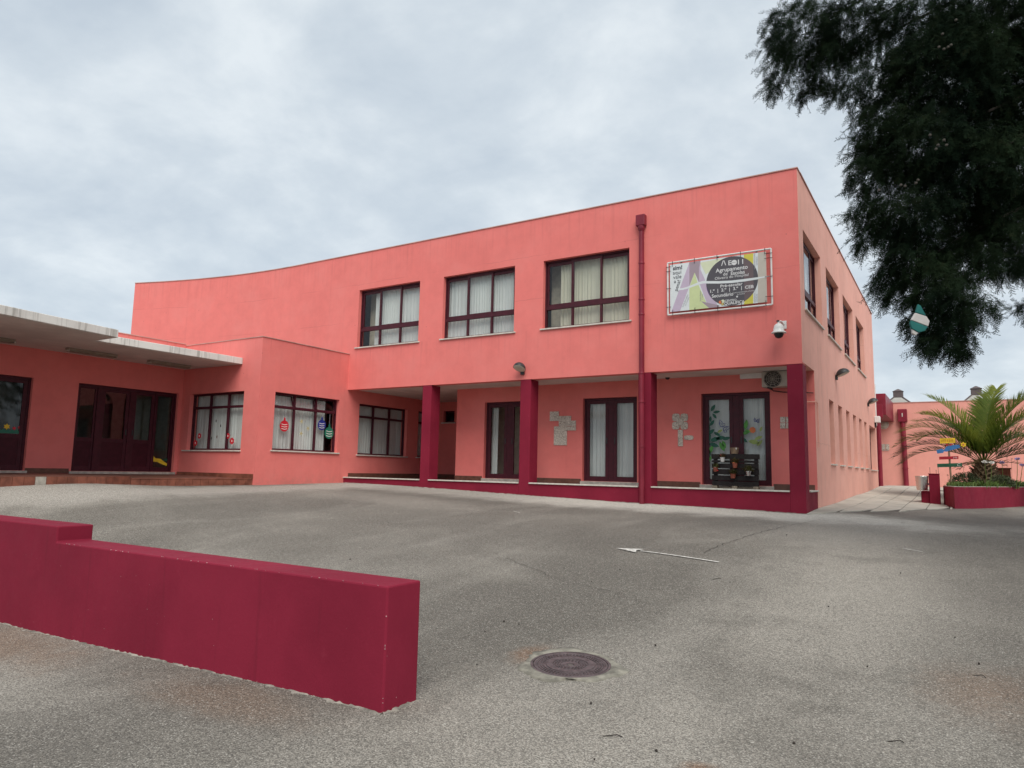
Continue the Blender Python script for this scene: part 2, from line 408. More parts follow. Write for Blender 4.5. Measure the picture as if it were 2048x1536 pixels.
# ------------------------------------------------------------------ mesh helpers
class MB:
    def __init__(s): s.V = []; s.F = []
    def add(s, V, F):
        b = len(s.V); s.V += [tuple(map(float, v)) for v in V]; s.F += [tuple(i + b for i in f) for f in F]; return s
    def hexa(s, c):
        return s.add(c, [(0, 1, 2, 3), (7, 6, 5, 4), (0, 4, 5, 1), (1, 5, 6, 2), (2, 6, 7, 3), (3, 7, 4, 0)])
    def box(s, x0, x1, y0, y1, z0, z1):
        return s.hexa([(x0, y0, z0), (x1, y0, z0), (x1, y1, z0), (x0, y1, z0), (x0, y0, z1), (x1, y0, z1), (x1, y1, z1), (x0, y1, z1)])
    def pbox(s, P, u0, u1, z0, z1, d0, d1):
        return s.hexa([P(u0, z0, d0), P(u1, z0, d0), P(u1, z0, d1), P(u0, z0, d1), P(u0, z1, d0), P(u1, z1, d0), P(u1, z1, d1), P(u0, z1, d1)])
    def tube(s, pts, radii, seg=10, cap=True):
        pts = [Vector(p) for p in pts]; n = len(pts)
        if not hasattr(radii, '__len__'): radii = [radii] * n
        b = len(s.V); prev = None
        for i, p in enumerate(pts):
            d = (pts[min(i + 1, n - 1)] - pts[max(i - 1, 0)]).normalized()
            a = d.orthogonal().normalized() if prev is None else (prev - d * prev.dot(d)).normalized()
            prev = a; c = d.cross(a)
            for k in range(seg):
                th = 2 * PI * k / seg
                s.V.append(tuple(p + (a * math.cos(th) + c * math.sin(th)) * radii[i]))
        for i in range(n - 1):
            for k in range(seg):
                k2 = (k + 1) % seg
                s.F.append((b + i * seg + k, b + i * seg + k2, b + (i + 1) * seg + k2, b + (i + 1) * seg + k))
        if cap:
            s.F.append(tuple(b + k for k in range(seg))[::-1]); s.F.append(tuple(b + (n - 1) * seg + k for k in range(seg)))
        return s
    def lathe(s, prof, origin=(0, 0, 0), seg=24, M=None, closed=True):
        b = len(s.V); M = M or Matrix.Identity(3); o = Vector(origin)
        for r, z in prof:
            for k in range(seg):
                th = 2 * PI * k / seg
                s.V.append(tuple(o + M @ Vector((r * math.cos(th), r * math.sin(th), z))))
        for i in range(len(prof) - 1):
            for k in range(seg):
                k2 = (k + 1) % seg
                s.F.append((b + i * seg + k, b + i * seg + k2, b + (i + 1) * seg + k2, b + (i + 1) * seg + k))
        if closed:
            s.F.append(tuple(b + k for k in range(seg))[::-1]); s.F.append(tuple(b + (len(prof) - 1) * seg + k for k in range(seg)))
        return s
    def prism(s, poly, to3, d0, d1):
        """poly: 2-D outline, to3(u, v, d) -> point; extruded from d0 to d1"""
        n = len(poly); b = len(s.V)
        for d in (d0, d1):
            for u, v in poly: s.V.append(tuple(map(float, to3(u, v, d))))
        s.F.append(tuple(b + i for i in range(n))); s.F.append(tuple(b + n + i for i in range(n))[::-1])
        for i in range(n):
            j = (i + 1) % n; s.F.append((b + i, b + j, b + n + j, b + n + i)[::-1])
        return s
def link(name, me, parent=None, label=None, cat=None, group=None, kind=None):
    o = bpy.data.objects.new(name, me); COL.objects.link(o)
    if parent is not None: o.parent = parent
    if label: o['label'] = label
    if cat: o['category'] = cat
    if group: o['group'] = group
    if kind: o['kind'] = kind
    return o
def build(mb, name, mat, parent=None, smooth=False, bevel=0.0, fix=True, **tags):
    me = bpy.data.meshes.new(name)
    org = Vector((0, 0, 0))
    if parent is not None and parent.type == 'EMPTY': org = parent.location
    elif parent is not None: org = Vector((0, 0, 0))
    me.from_pydata(mb.V, [], mb.F)
    if fix:
        bm = bmesh.new(); bm.from_mesh(me); bmesh.ops.recalc_face_normals(bm, faces=bm.faces)
        if bevel:
            bmesh.ops.remove_doubles(bm, verts=bm.verts, dist=1e-5)
            eds = [e for e in bm.edges if len(e.link_faces) == 2 and e.calc_face_angle(0) > .6]
            bmesh.ops.bevel(bm, geom=eds, offset=bevel, segments=2, affect='EDGES', profile=.5)
        bm.to_mesh(me); bm.free()
    if smooth: me.shade_smooth() if hasattr(me, 'shade_smooth') else None
    if mat: me.materials.append(MT[mat])
    o = link(name, me, parent, **tags)
    if parent is not None:
        w = Matrix.Identity(4); q = parent; off = Vector((0, 0, 0))
        while q is not None: off += q.location; q = q.parent
        if off.length > 0: me.transform(Matrix.Translation(-off))
    return o
def thing(name, label, cat, loc=(0, 0, 0), group=None):
    o = bpy.data.objects.new(name, None); COL.objects.link(o); o.location = loc; o.empty_display_size = .2
    o['label'] = label; o['category'] = cat
    if group: o['group'] = group
    return o
def raw(name, V, F, mat, parent=None, smooth=False, **tags):
    """big numpy mesh; F: (n,3) or (n,4)"""
    V = np.asarray(V, np.float32); F = np.asarray(F, np.int32); k = F.shape[1]
    if parent is not None:
        off = np.zeros(3); q = parent
        while q is not None: off += np.array(q.location); q = q.parent
        V = V - off.astype(np.float32)
    me = bpy.data.meshes.new(name); me.vertices.add(len(V)); me.vertices.foreach_set('co', V.ravel())
    me.loops.add(F.size); me.loops.foreach_set('vertex_index', F.ravel())
    me.polygons.add(len(F)); me.polygons.foreach_set('loop_start', np.arange(0, F.size, k, dtype=np.int32))
    me.polygons.foreach_set('loop_total', np.full(len(F), k, np.int32))
    me.update(calc_edges=True); me.validate()
    me.materials.append(MT[mat])
    if smooth: me.shade_smooth()
    return link(name, me, parent, **tags)

def wall_mesh(mb, P, u0, u1, z0, z1, t, holes):
    us = sorted({u0, u1, *[h[0] for h in holes], *[h[1] for h in holes]}); zs = sorted({z0, z1, *[h[2] for h in holes], *[h[3] for h in holes]})
    inh = lambda u, z: any(h[0] < u < h[1] and h[2] < z < h[3] for h in holes)
    nu, nz = len(us), len(zs); b = len(mb.V)
    for d in (0, t):
        for u in us:
            for z in zs: mb.V.append(tuple(P(u, z, d)))
    I = lambda i, j, k: b + k * nu * nz + i * nz + j
    solid = np.zeros((nu + 1, nz + 1), bool)
    for i in range(nu - 1):
        for j in range(nz - 1): solid[i + 1, j + 1] = not inh((us[i] + us[i + 1]) / 2, (zs[j] + zs[j + 1]) / 2)
    for i in range(nu - 1):
        for j in range(nz - 1):
            if not solid[i + 1, j + 1]: continue
            mb.F.append((I(i, j, 0), I(i + 1, j, 0), I(i + 1, j + 1, 0), I(i, j + 1, 0)))
            mb.F.append((I(i, j, 1), I(i, j + 1, 1), I(i + 1, j + 1, 1), I(i + 1, j, 1)))
            if not solid[i, j + 1]: mb.F.append((I(i, j, 0), I(i, j + 1, 0), I(i, j + 1, 1), I(i, j, 1)))
            if not solid[i + 2, j + 1] if i + 2 <= nu else True: mb.F.append((I(i + 1, j, 0), I(i + 1, j, 1), I(i + 1, j + 1, 1), I(i + 1, j + 1, 0)))
            if not solid[i + 1, j]: mb.F.append((I(i, j, 0), I(i, j, 1), I(i + 1, j, 1), I(i + 1, j, 0)))
            if not solid[i + 1, j + 2] if j + 2 <= nz else True: mb.F.append((I(i, j + 1, 0), I(i + 1, j + 1, 0), I(i + 1, j + 1, 1), I(i, j + 1, 1)))
    return mb

# ------------------------------------------------------------------ ground
def axis(lo, hi, fine_lo, fine_hi, step):
    a = list(np.arange(fine_lo, fine_hi + 1e-6, step)); s = step; x = fine_lo
    left = []
    while x > lo: s *= 1.35; x -= s; left.append(x)
    s = step; x = a[-1]; right = []
    while x < hi: s *= 1.35; x += s; right.append(x)
    return np.array(left[::-1] + a + right)
gx = axis(-600, 600, -15, 9, .3); gy = axis(-400, 800, -17, 21, .3)
GX, GY = np.meshgrid(gx, gy, indexing='ij')
GZ = terr(GX, GY) + .004 * np.sin(GX * 2.1 + GY * .7) * np.cos(GY * 1.7)
gv = np.stack([GX, GY, GZ], -1).reshape(-1, 3)
ny = len(gy); ii, jj = np.meshgrid(np.arange(len(gx) - 1), np.arange(ny - 1), indexing='ij')
a = (ii * ny + jj).ravel()
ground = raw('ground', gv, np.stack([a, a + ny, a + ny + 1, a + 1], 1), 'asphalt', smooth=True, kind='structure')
def strip_on_ground(left, right, dz):
    """two polylines of (x, y); a sheet lying on the ground between them"""
    V = []; F = []
    for (x, y), (x2, y2) in zip(left, right):
        V.append((x, y, tz(x, y) + dz)); V.append((x2, y2, tz(x2, y2) + dz))
    for i in range(len(left) - 1): F.append((2 * i, 2 * i + 1, 2 * i + 3, 2 * i + 2))
    return np.array(V), np.array(F)
def crack(pts, w=.012):
    L = []; Rr = []; pts = [np.array(p[:2]) for p in pts]; q = []
    for a, b in zip(pts[:-1], pts[1:]):
        n = max(2, int(np.linalg.norm(b - a) / .12))
        for k in range(n): q.append(a + (b - a) * k / n + rng.normal(0, .018, 2))
    for i, p in enumerate(q):
        d = q[min(i + 1, len(q) - 1)] - q[max(i - 1, 0)]; d /= np.linalg.norm(d) + 1e-9; nrm = np.array([-d[1], d[0]])
        ww = w * rng.uniform(.2, 1.0); L.append(p + nrm * ww); Rr.append(p - nrm * ww)
    V, F = strip_on_ground(L, Rr, .007)
    raw('crack', V, F, 'litter', ground)
g = lambda x, y: on_ground((x, y))
crack([g(1640, 1040), g(1520, 1065), g(1430, 1095), g(1400, 1112)], .006)
crack([g(1250, 1190), g(1130, 1165), g(1000, 1112)], .003)
crack([g(1660, 1028), g(1760, 1034), g(1900, 1046), g(2040, 1060)], .005)

# painted arrow
def ground_poly(name, outline, dz, mat, **tags):
    mb = MB(); mb.V = [(p[0], p[1], tz(p[0], p[1]) + dz) for p in outline]; mb.F = [tuple(range(len(outline)))]
    return build(mb, name, mat, fix=True, **tags)
A0 = g(1232, 1098)[:2]; A1 = g(1438, 1126)[:2]; dA = (A1 - A0); LA = np.linalg.norm(dA); dA /= LA; nA = np.array([-dA[1], dA[0]])
line_L = [A0 + dA * (.36 + (LA - .36) * k / 8) + nA * .017 for k in range(9)]; line_R = [A0 + dA * (.36 + (LA - .36) * k / 8) - nA * .017 for k in range(9)]
mk = bpy.data.objects.new('road_arrow', None); COL.objects.link(mk); mk['kind'] = 'structure'; mk['label'] = 'thin white painted arrow pointing left on the asphalt'
V, F = strip_on_ground(line_L, line_R, .011); raw('arrow_shaft', V, F, 'line_paint', mk)
hd = [A0, A0 + dA * .36 + nA * .12, A0 + dA * .30, A0 + dA * .36 - nA * .12]
mb = MB(); mb.V = [(p[0], p[1], tz(p[0], p[1]) + .0125) for p in hd]; mb.F = [(0, 1, 2), (0, 2, 3)]; build(mb, 'arrow_head', 'line_paint', mk)
for (ax, ay) in ((1033, 1025), (1826, 1102)):
    c = g(ax, ay)[:2]; ground_poly('paint_dash', [c + np.array(v) for v in ((-.13, .06), (.10, -.06), (.12, -.04), (-.11, .08))], .012, 'line_paint', kind='structure')

# ------------------------------------------------------------------ pavement of slabs beside the building
def pave():
    mb = MB(); edge = [(0.03, -.12), (.6, 1.28), (1.42, 3.2), (2.44, 6.28), (2.2, 8.2), (2.2, 20.45), (0.03, 20.45)]
    pv = MB(); nI = 24
    V = []; F = []
    def xr(y):
        if y <= 6.28: return float(np.interp(y, [-.12, 1.28, 3.2, 6.28], [.03, .6, 1.42, 2.44]))
        return float(np.interp(y, [6.28, 8.2, 15.4, 15.45], [2.44, 2.2, 2.95, 6.4]))
    ys = np.arange(-.1, 20.5, .5); L = [(.006, y) for y in ys]; Rr = [(max(.03, min(xr(y), 6.5)), y) for y in ys]
    V, F = strip_on_ground(L, Rr, .006)
    root = raw('pavement', V, F, 'slab_bed', kind='structure')
    sx, sy = .47, .95
    for iy in range(23):
        y0 = -.12 + iy * sy; y1 = min(y0 + sy - .016, 20.44)
        for ix in range(14):
            x0 = .008 + ix * sx; x1 = x0 + sx - .016
            q = []
            ra = xr(y0) ; rb = xr(y1)
            if x0 >= max(ra, rb) - .05 or y0 > 20.3: continue
            xa, xb = min(x1, max(ra, x0 + .02)), min(x1, max(rb, x0 + .02))
            m = MB(); h = .019 + random.uniform(-.003, .003); pts = [(x0, y0), (xa, y0), (xb, y1), (x0, y1)]
            lo = [(px, py, tz(px, py) - .05) for px, py in pts]; hi = [(px, py, tz(px, py) + h) for px, py in pts]
            m.hexa(lo + hi); build(m, 'slab', 'concrete_slab', root, bevel=.004)
pave()

# ------------------------------------------------------------------ windows and doors
def curtain(P, u0, u1, z0, z1, d, parent, mat='curtain', fold=.085, amp=.028):
    n = max(12, int((u1 - u0) / .016)); us = np.linspace(u0, u1, n); ph = random.uniform(0, 6)
    dd = d + amp * (np.sin(us / fold * 2 * PI + ph + 1.3 * np.sin(us * 5.1 + ph)) * (.6 + .4 * np.sin(us * 3.3 + ph)) + .35 * np.sin(us / fold * 4.4 + ph))
    V = []
    for z, sc in ((z0, 1.15), ((z0 + z1) / 2, 1.0), (z1, .75)):
        for u, q in zip(us, dd): V.append(P(u, z, d + (q - d) * sc))
    F = [(r * n + i, r * n + i + 1, (r + 1) * n + i + 1, (r + 1) * n + i) for r in range(2) for i in range(n - 1)]
    return raw('curtain', V, F, mat, parent, smooth=True)
def bars(P, u0, u1, z0, z1, w, d0, d1):
    m = MB()
    m.pbox(P, u0, u1, z0, z0 + w, d0, d1); m.pbox(P, u0, u1, z1 - w, z1, d0, d1)
    m.pbox(P, u0, u0 + w, z0 + w, z1 - w, d0 + .001, d1 - .001); m.pbox(P, u1 - w, u1, z0 + w, z1 - w, d0 + .001, d1 - .001)
    return m
def window(P, u0, u1, z0, z1, parent, style='upper', d=.11, sill=True, cur=None, cmat='curtain', sill_u=(.06, .06), glass='glass', ncol=3, tilt=False):
    fr = build(bars(P, u0 + .002, u1 - .002, z0 + .002, z1 - .002, .042, d, d + .07), 'window', 'frame', parent)
    H = z1 - z0; W = u1 - u0
    cols = [u0 + W * k / ncol for k in range(ncol + 1)]
    if style == 'upper':
        tzz = z0 + H * .305; tw = .085
        build(MB().pbox(P, u0 + .052, u1 - .052, tzz - tw / 2, tzz + tw / 2, d - .012, d + .06), 'transom', 'frame', fr)
        for c in cols[1:-1]:
            build(MB().pbox(P, c - .027, c + .027, z0 + .052, tzz - tw / 2 - .001, d - .004, d + .055), 'mullion', 'frame', fr)
        for k in range(ncol):
            a = cols[k] + (.052 if k == 0 else .029); b = cols[k + 1] - (.052 if k == ncol - 1 else .029)
            build(MB().pbox(P, a, b, z0 + .052, tzz - tw / 2 - .001, d + .028, d + .034), 'pane', glass, fr)
            lo, hi = tzz + tw / 2 + .001, z1 - .053; dd = d - .01 if k == 1 else d + .022
            a2, b2 = (cols[k] + .052 if k == 0 else cols[k] - .03), (cols[k + 1] - .052 if k == ncol - 1 else cols[k + 1] + .03)
            top = hi if k == 1 else hi - .028
            build(bars(P, a2, b2, lo, top, .052, dd, dd + .028), 'sash', 'frame', fr)
            build(MB().pbox(P, a2 + .052, b2 - .052, lo + .052, top - .052, dd + .012, dd + .018), 'pane', glass, fr)
            if k != 1: build(MB().pbox(P, a2, b2, hi - .027, hi, d + .03, d + .06), 'head_track', 'frame', fr)
    elif style == 'lower':
        tzz = z1 - H * .255; tw = .05
        build(MB().pbox(P, u0 + .052, u1 - .052, tzz - tw / 2, tzz + tw / 2, d - .008, d + .06), 'transom', 'frame', fr)
        for k, c in enumerate(cols[1:-1]):
            build(MB().pbox(P, c - .023, c + .023, z0 + .042, tzz - tw / 2 - .001, d - .004, d + .058), 'mullion', 'frame', fr)
            build(MB().pbox(P, c - .023, c + .023, tzz + tw / 2 + .001, z1 - .042, d - .004, d + .058), 'mullion', 'frame', fr)
        for k in range(ncol):
            a = cols[k] + (.042 if k == 0 else .024); b = cols[k + 1] - (.042 if k == ncol - 1 else .024)
            build(MB().pbox(P, a, b, z0 + .042, tzz - tw / 2 - .001, d + .028, d + .034), 'pane', glass, fr)
            lo, hi = tzz + tw / 2 + .002, z1 - .043
            dt = .10 if tilt else 0.0
            PT = (lambda u, z, dd, lo=lo, hi=hi, dt=dt: P(u, z, dd + (dt * (z - lo) / (hi - lo))))
            if tilt:
                PT = (lambda u, z, dd, lo=lo, hi=hi: P(u, z, dd + .11 * (z - lo) / (hi - lo)))
            m = bars(PT, a, b, lo, hi, .024 if tilt else .014, d + .005, d + .035)
            build(m, 'vent_sash', 'frame', fr)
            build(MB().pbox(PT, a + .014, b - .014, lo + .014, hi - .014, d + .016, d + .022), 'pane', glass, fr)
    elif style == 'slit':
        build(MB().pbox(P, u0 + .052, u1 - .052, z0 + .052, z1 - .052, d + .028, d + .034), 'pane', glass, fr)
    elif style == 'tall':
        c = (u0 + u1) / 2; tzz = z1 - H * .3
        build(MB().pbox(P, u0 + .052, u1 - .052, tzz - .03, tzz + .03, d - .006, d + .06), 'transom', 'frame', fr)
        for lo, hi in ((z0 + .052, tzz - .031), (tzz + .031, z1 - .052)):
            build(MB().pbox(P, c - .03, c + .03, lo, hi, d - .003, d + .058), 'mullion', 'frame', fr)
            for a, b in ((u0 + .052, c - .032), (c + .032, u1 - .052)):
                build(MB().pbox(P, a, b, lo, hi, d + .028, d + .034), 'pane', glass, fr)
    if sill:
        build(MB().pbox(P, u0 - sill_u[0], u1 + sill_u[1], z0 - .038, z0 - .002, -.045, d + .001), 'sill', 'sill_stone', fr, bevel=.004)
    for c in (cur or []):
        curtain(P, c[0], c[1], z0 + .01, z1 - .01, d + .16, fr, cmat)
    return fr

# ------------------------------------------------------------------ the two-storey school building
B = thing('school_building', 'two-storey salmon pink school block with burgundy columns and dark red windows', 'building', (0, 0, -.42))
PF = lambda u, z, d: (u, d, z)                       # main facade, plane Y = 0
PB = lambda u, z, d: (u, 1.38 + d, z)                # arcade back wall
PD = lambda u, z, d: (u, 4.40 + d, z)                # back of the deep recess
PR = lambda u, z, d: (.003 - d, u, z)                # right-hand side wall, plane X = 0
P1 = lambda u, z, d: (u, -3.10 + d, z)               # annex, face parallel to the facade
P2 = lambda u, z, d: (-12.60 - d, u, z)              # annex, face towards the yard
PW = lambda u, z, d: (-15.89 - d, u, z)              # entrance wing wall
ZR = 6.68
wA, wB, wC = (-12.31, -9.99, 3.815, 5.545), (-9.16, -6.86, 3.815, 5.545), (-6.02, -3.72, 3.815, 5.545)
m = wall_mesh(MB(), PF, -15.0, 0.0, 2.57, ZR, .25, [wA, wB, wC]); build(m, 'wall', 'pink', B, label='salmon pink upper facade wall with three windows')
curve = [(-15.0 - 7.1 * k / 60, -1.25 * (k / 60) ** 2) for k in range(61)]
V = []; F = []
for x, y in curve: V += [(x, y, 2.57), (x, y, ZR), (x, y + .25, 2.57), (x, y + .25, ZR)]
for k in range(60):
    a = 4 * k; b = a + 4
    F += [(a, b, b + 1, a + 1), (a + 2, a + 3, b + 3, b + 2), (a + 1, b + 1, b + 3, a + 3), (a, a + 2, b + 2, b)]
F += [(240, 242, 243, 241)]
cw = MB().add(V, F); build(cw, 'wall', 'pink', B, label='curved far end of the pink upper wall')
cp = MB().box(-15, .02, -.02, .30, ZR, ZR + .022)
build(cp, 'coping', 'coping', B)
V = []; F = []
for x, y in curve: V += [(x, y - .02, ZR), (x, y - .02, ZR + .022), (x, y + .3, ZR), (x, y + .3, ZR + .022)]
build(MB().add(V, [f for f in F] + [q for k in range(60) for q in ((4 * k, 4 * k + 4, 4 * k + 5, 4 * k + 1), (4 * k + 1, 4 * k + 5, 4 * k + 7, 4 * k + 3), (4 * k + 2, 4 * k + 3, 4 * k + 7, 4 * k + 6), (4 * k, 4 * k + 2, 4 * k + 6, 4 * k + 4))]), 'coping', 'coping', B)
build(MB().box(-.28, .026, .301, 15.52, ZR, ZR + .022), 'coping', 'coping', B)
RW = [(.48 + 3.133 * k, 2.77 + 3.133 * k, 3.79, 5.515) for k in range(4)]
m = wall_mesh(MB(), PR, .001, 15.5, 2.60, ZR - .001, .25, RW); build(m, 'wall', 'pink_pale', B, label='pale sun-faded pink side wall')
SL = [(3.424, 4.17), (4.985, 5.75), (6.57, 7.33), (8.15, 8.93), (9.71, 10.49), (11.24, 12.0)]
SLH = [(a, b, .63, 2.18) for a, b in SL]; LASTW = (12.85, 15.05, .60, 2.165)
m = wall_mesh(MB(), PR, 1.381, 15.5, -.9, 2.60, .32, SLH + [LASTW]); build(m, 'wall', 'pink_pale', B, label='pale pink side wall with a row of narrow slit windows')
# unseen shell that keeps the rooms dark
build(MB().box(-22.1, .0, 15.25, 15.49, -.9, 6.6), 'wall', 'pink', B)
build(MB().box(-22.1, -21.85, -1.0, 15.25, -.9, ZR - .02), 'wall', 'pink', B)
build(MB().box(-22.0, -.05, .26, 15.3, 6.30, 6.40), 'roof', 'grey_roof', B)
build(MB().box(-22.0, -.26, .255, 15.25, 2.60, 2.85), 'soffit', 'soffit', B)
build(MB().box(-22.0, -.03, .16, 15.25, -.25, -.005), 'floor', 'floor_tile', B)
build(MB().box(-14.2, -14.05, .26, 15.2, 2.86, 6.3), 'partition', 'interior', B)
build(MB().box(-22, -.3, 5.5, 5.6, 2.86, 6.3), 'partition', 'interior', B)
build(MB().box(-9.3, -.4, 4.8, 4.9, 0, 2.6), 'partition', 'interior', B); build(MB().box(-9.2, -6.4, 2.5, 2.6, 0, 2.59), 'partition', 'interior_cream', B)  # second one is a pale panel added to lift the first door's black glass
# arcade
D1, D2, D3 = (-8.63, -7.13, .085, 2.195), (-5.575, -4.09, .085, 2.195), (-2.49, -.935, .085, 2.195)
m = wall_mesh(MB(), PB, -9.6, -.001, -.2, 2.60, .22, [D1, D2, D3]); build(m, 'wall', 'pink', B, label='pink back wall of the arcade with three glazed doors')
build(MB().box(-9.6, -9.38, 1.601, 4.395, -.2, 2.599), 'wall', 'pink', B)
DW = (-12.40, -11.93, 1.90, 2.30)
m = wall_mesh(MB(), PD, -12.6, -9.38, -.2, 2.60, .22, [DW]); build(m, 'wall', 'pink', B)
cols = [(-9.765, -9.46), (-6.635, -6.335), (-3.505, -3.205), (-.305, -.002)]
for a, b in cols:
    build(MB().box(a, b, .004, .40, -1.0, 2.569), 'column', 'burgundy', B, bevel=.012)
xs = [-12.598] + [v for c in cols for v in c]
for k in range(4):
    a, b = xs[2 * k], xs[2 * k + 1]
    build(MB().box(a, b, .008, .155, -1.0, -.004), 'plinth', 'burgundy', B)
    build(MB().box(a + .002, b - .002, -.028, .17, -.003, .027), 'plinth_sill', 'sill_stone', B, bevel=.004)
build(MB().box(-.15, -.004, .401, 1.379, -1.0, -.004), 'plinth', 'burgundy', B)
build(MB().box(-.17, .028, .403, 1.377, -.003, .027), 'plinth_sill', 'sill_stone', B, bevel=.004)
# brown tile skirting
for a, b in ((-9.6, D1[0] - .04), (D1[1] + .04, D2[0] - .04), (D2[1] + .04, D3[0] - .04), (D3[1] + .04, -.05)):
    build(MB().box(a, b, 1.366, 1.379, -.004, .135), 'skirting', 'floor_tile', B)
build(MB().box(-12.599, -12.586, .18, 4.39, -.004, .135), 'skirting', 'floor_tile', B)
build(MB().box(-12.58, -9.61, 4.386, 4.399, -.004, .135), 'skirting', 'floor_tile', B)
# upper windows
for w_ in (wA, wC): build(MB().box(w_[0] - .1, w_[0] + .75, .62, .66, 3.2, 5.9), 'partition', 'interior_cream', B)  # pale panels added behind the curtain gaps to lighten them
window(PF, *wA, B, cur=[(wA[0] + .42, wA[1])], cmat='curtain')
window(PF, *wB, B, cur=[(wB[0], wB[1])], cmat='curtain')
window(PF, *wC, B, cur=[(wC[0] + .36, wC[1])], cmat='curtain_cream')
for i, h in enumerate(RW):
    window(PR, *h, B, d=.13, cur=[(h[0], h[1])] if i in (0, 1, 2) else [(h[0], h[0] + 1.2)])
for h in SLH: window(PR, *h, B, style='slit', d=.24, glass='glass_dark', sill_u=(.03, .05))
window(PR, *LASTW, B, style='tall', d=.17, cur=[(LASTW[0] + .9, LASTW[1] - .5)], sill_u=(.05, .1))
window(PD, *DW, B, style='slit', d=.12, glass='glass_dark')

def door(P, u0, u1, z0, z1, parent, leaves, d=.10, thr=True, panel=None, glass='glass', head=.055, name='door', jam=.055):
    """leaves: list of (a, b, kind) fractions; kind 'leaf' | 'fixed' | 'glass'"""
    m = MB(); m.pbox(P, u0 + .002, u1 - .002, z1 - head, z1 - .002, d, d + .07)
    m.pbox(P, u0 + .002, u0 + jam, z0, z1 - head, d + .001, d + .069); m.pbox(P, u1 - jam, u1 - .002, z0, z1 - head, d + .001, d + .069)
    fr = build(m, name, 'frame', parent)
    W = u1 - u0
    for fa, fb, kind in leaves:
        a, b = u0 + max(fa * W, jam + .002) if fa == 0 else u0 + fa * W, u0 + fb * W if fb < 1 else u1 - jam - .002
        st = .085 if kind == 'leaf' else .05; dd = d + .012 if kind == 'leaf' else d + .02
        lo, hi = z0 + .004, z1 - head - .004
        m = bars(P, a + .003, b - .003, lo, hi, st, dd, dd + .045)
        bot = lo + .12
        m.pbox(P, a + st, b - st, lo + st - .002, bot, dd + .002, dd + .043)
        gz = bot
        if panel and kind != 'glass':
            m.pbox(P, a + st, b - st, panel - .045, panel + .045, dd + .001, dd + .044); gz = panel + .045
        lf = build(m, 'door_leaf' if kind == 'leaf' else 'side_light', 'frame', fr)
        if panel and kind != 'glass': build(MB().pbox(P, a + st, b - st, bot, panel - .045, dd + .012, dd + .034), 'lower_panel', 'door_panel', fr)
        build(MB().pbox(P, a + st, b - st, gz, hi - st, dd + .02, dd + .026), 'pane', glass, fr)
        if kind == 'leaf':
            hx = b - st * .5 if fa < .5 else a + st * .5
            build(MB().pbox(P, hx - .012, hx + .012, z0 + .95, z0 + 1.1, dd - .02, dd - .001), 'handle', 'dark_metal', fr)
    if thr: build(MB().pbox(P, u0 - .05, u1 + .05, z0 - .088, z0 - .004, -.035, d + .11), 'threshold', 'threshold', fr, bevel=.005)
    return fr
two = [(0, .455, 'leaf'), (.545, 1, 'leaf')]
def mid_post(P, D, fr):
    W = D[1] - D[0]
    build(MB().pbox(P, D[0] + W * .455 + .001, D[0] + W * .545 - .001, D[2] + .004, D[3] - .06, .115, .16), 'mullion', 'frame', fr)
d1 = door(PB, *D1, B, two, glass='glass'); mid_post(PB, D1, d1)
d2 = door(PB, *D2, B, two); mid_post(PB, D2, d2)
d3 = door(PB, *D3, B, two); mid_post(PB, D3, d3)
for cu in ((D1[0] + .08, D1[0] + .30), ): curtain(PB, *cu, D1[2], D1[3] - .06, .27, d1, 'curtain')
curtain(PB, D2[0] + .04, D2[1] - .04, D2[2] + .05, D2[3] - .06, .27, d2, 'curtain', fold=.11)
curtain(PB, D3[0] + .04, D3[1] - .04, D3[2] + .05, D3[3] - .06, .27, d3, 'curtain', fold=.13, amp=.02)
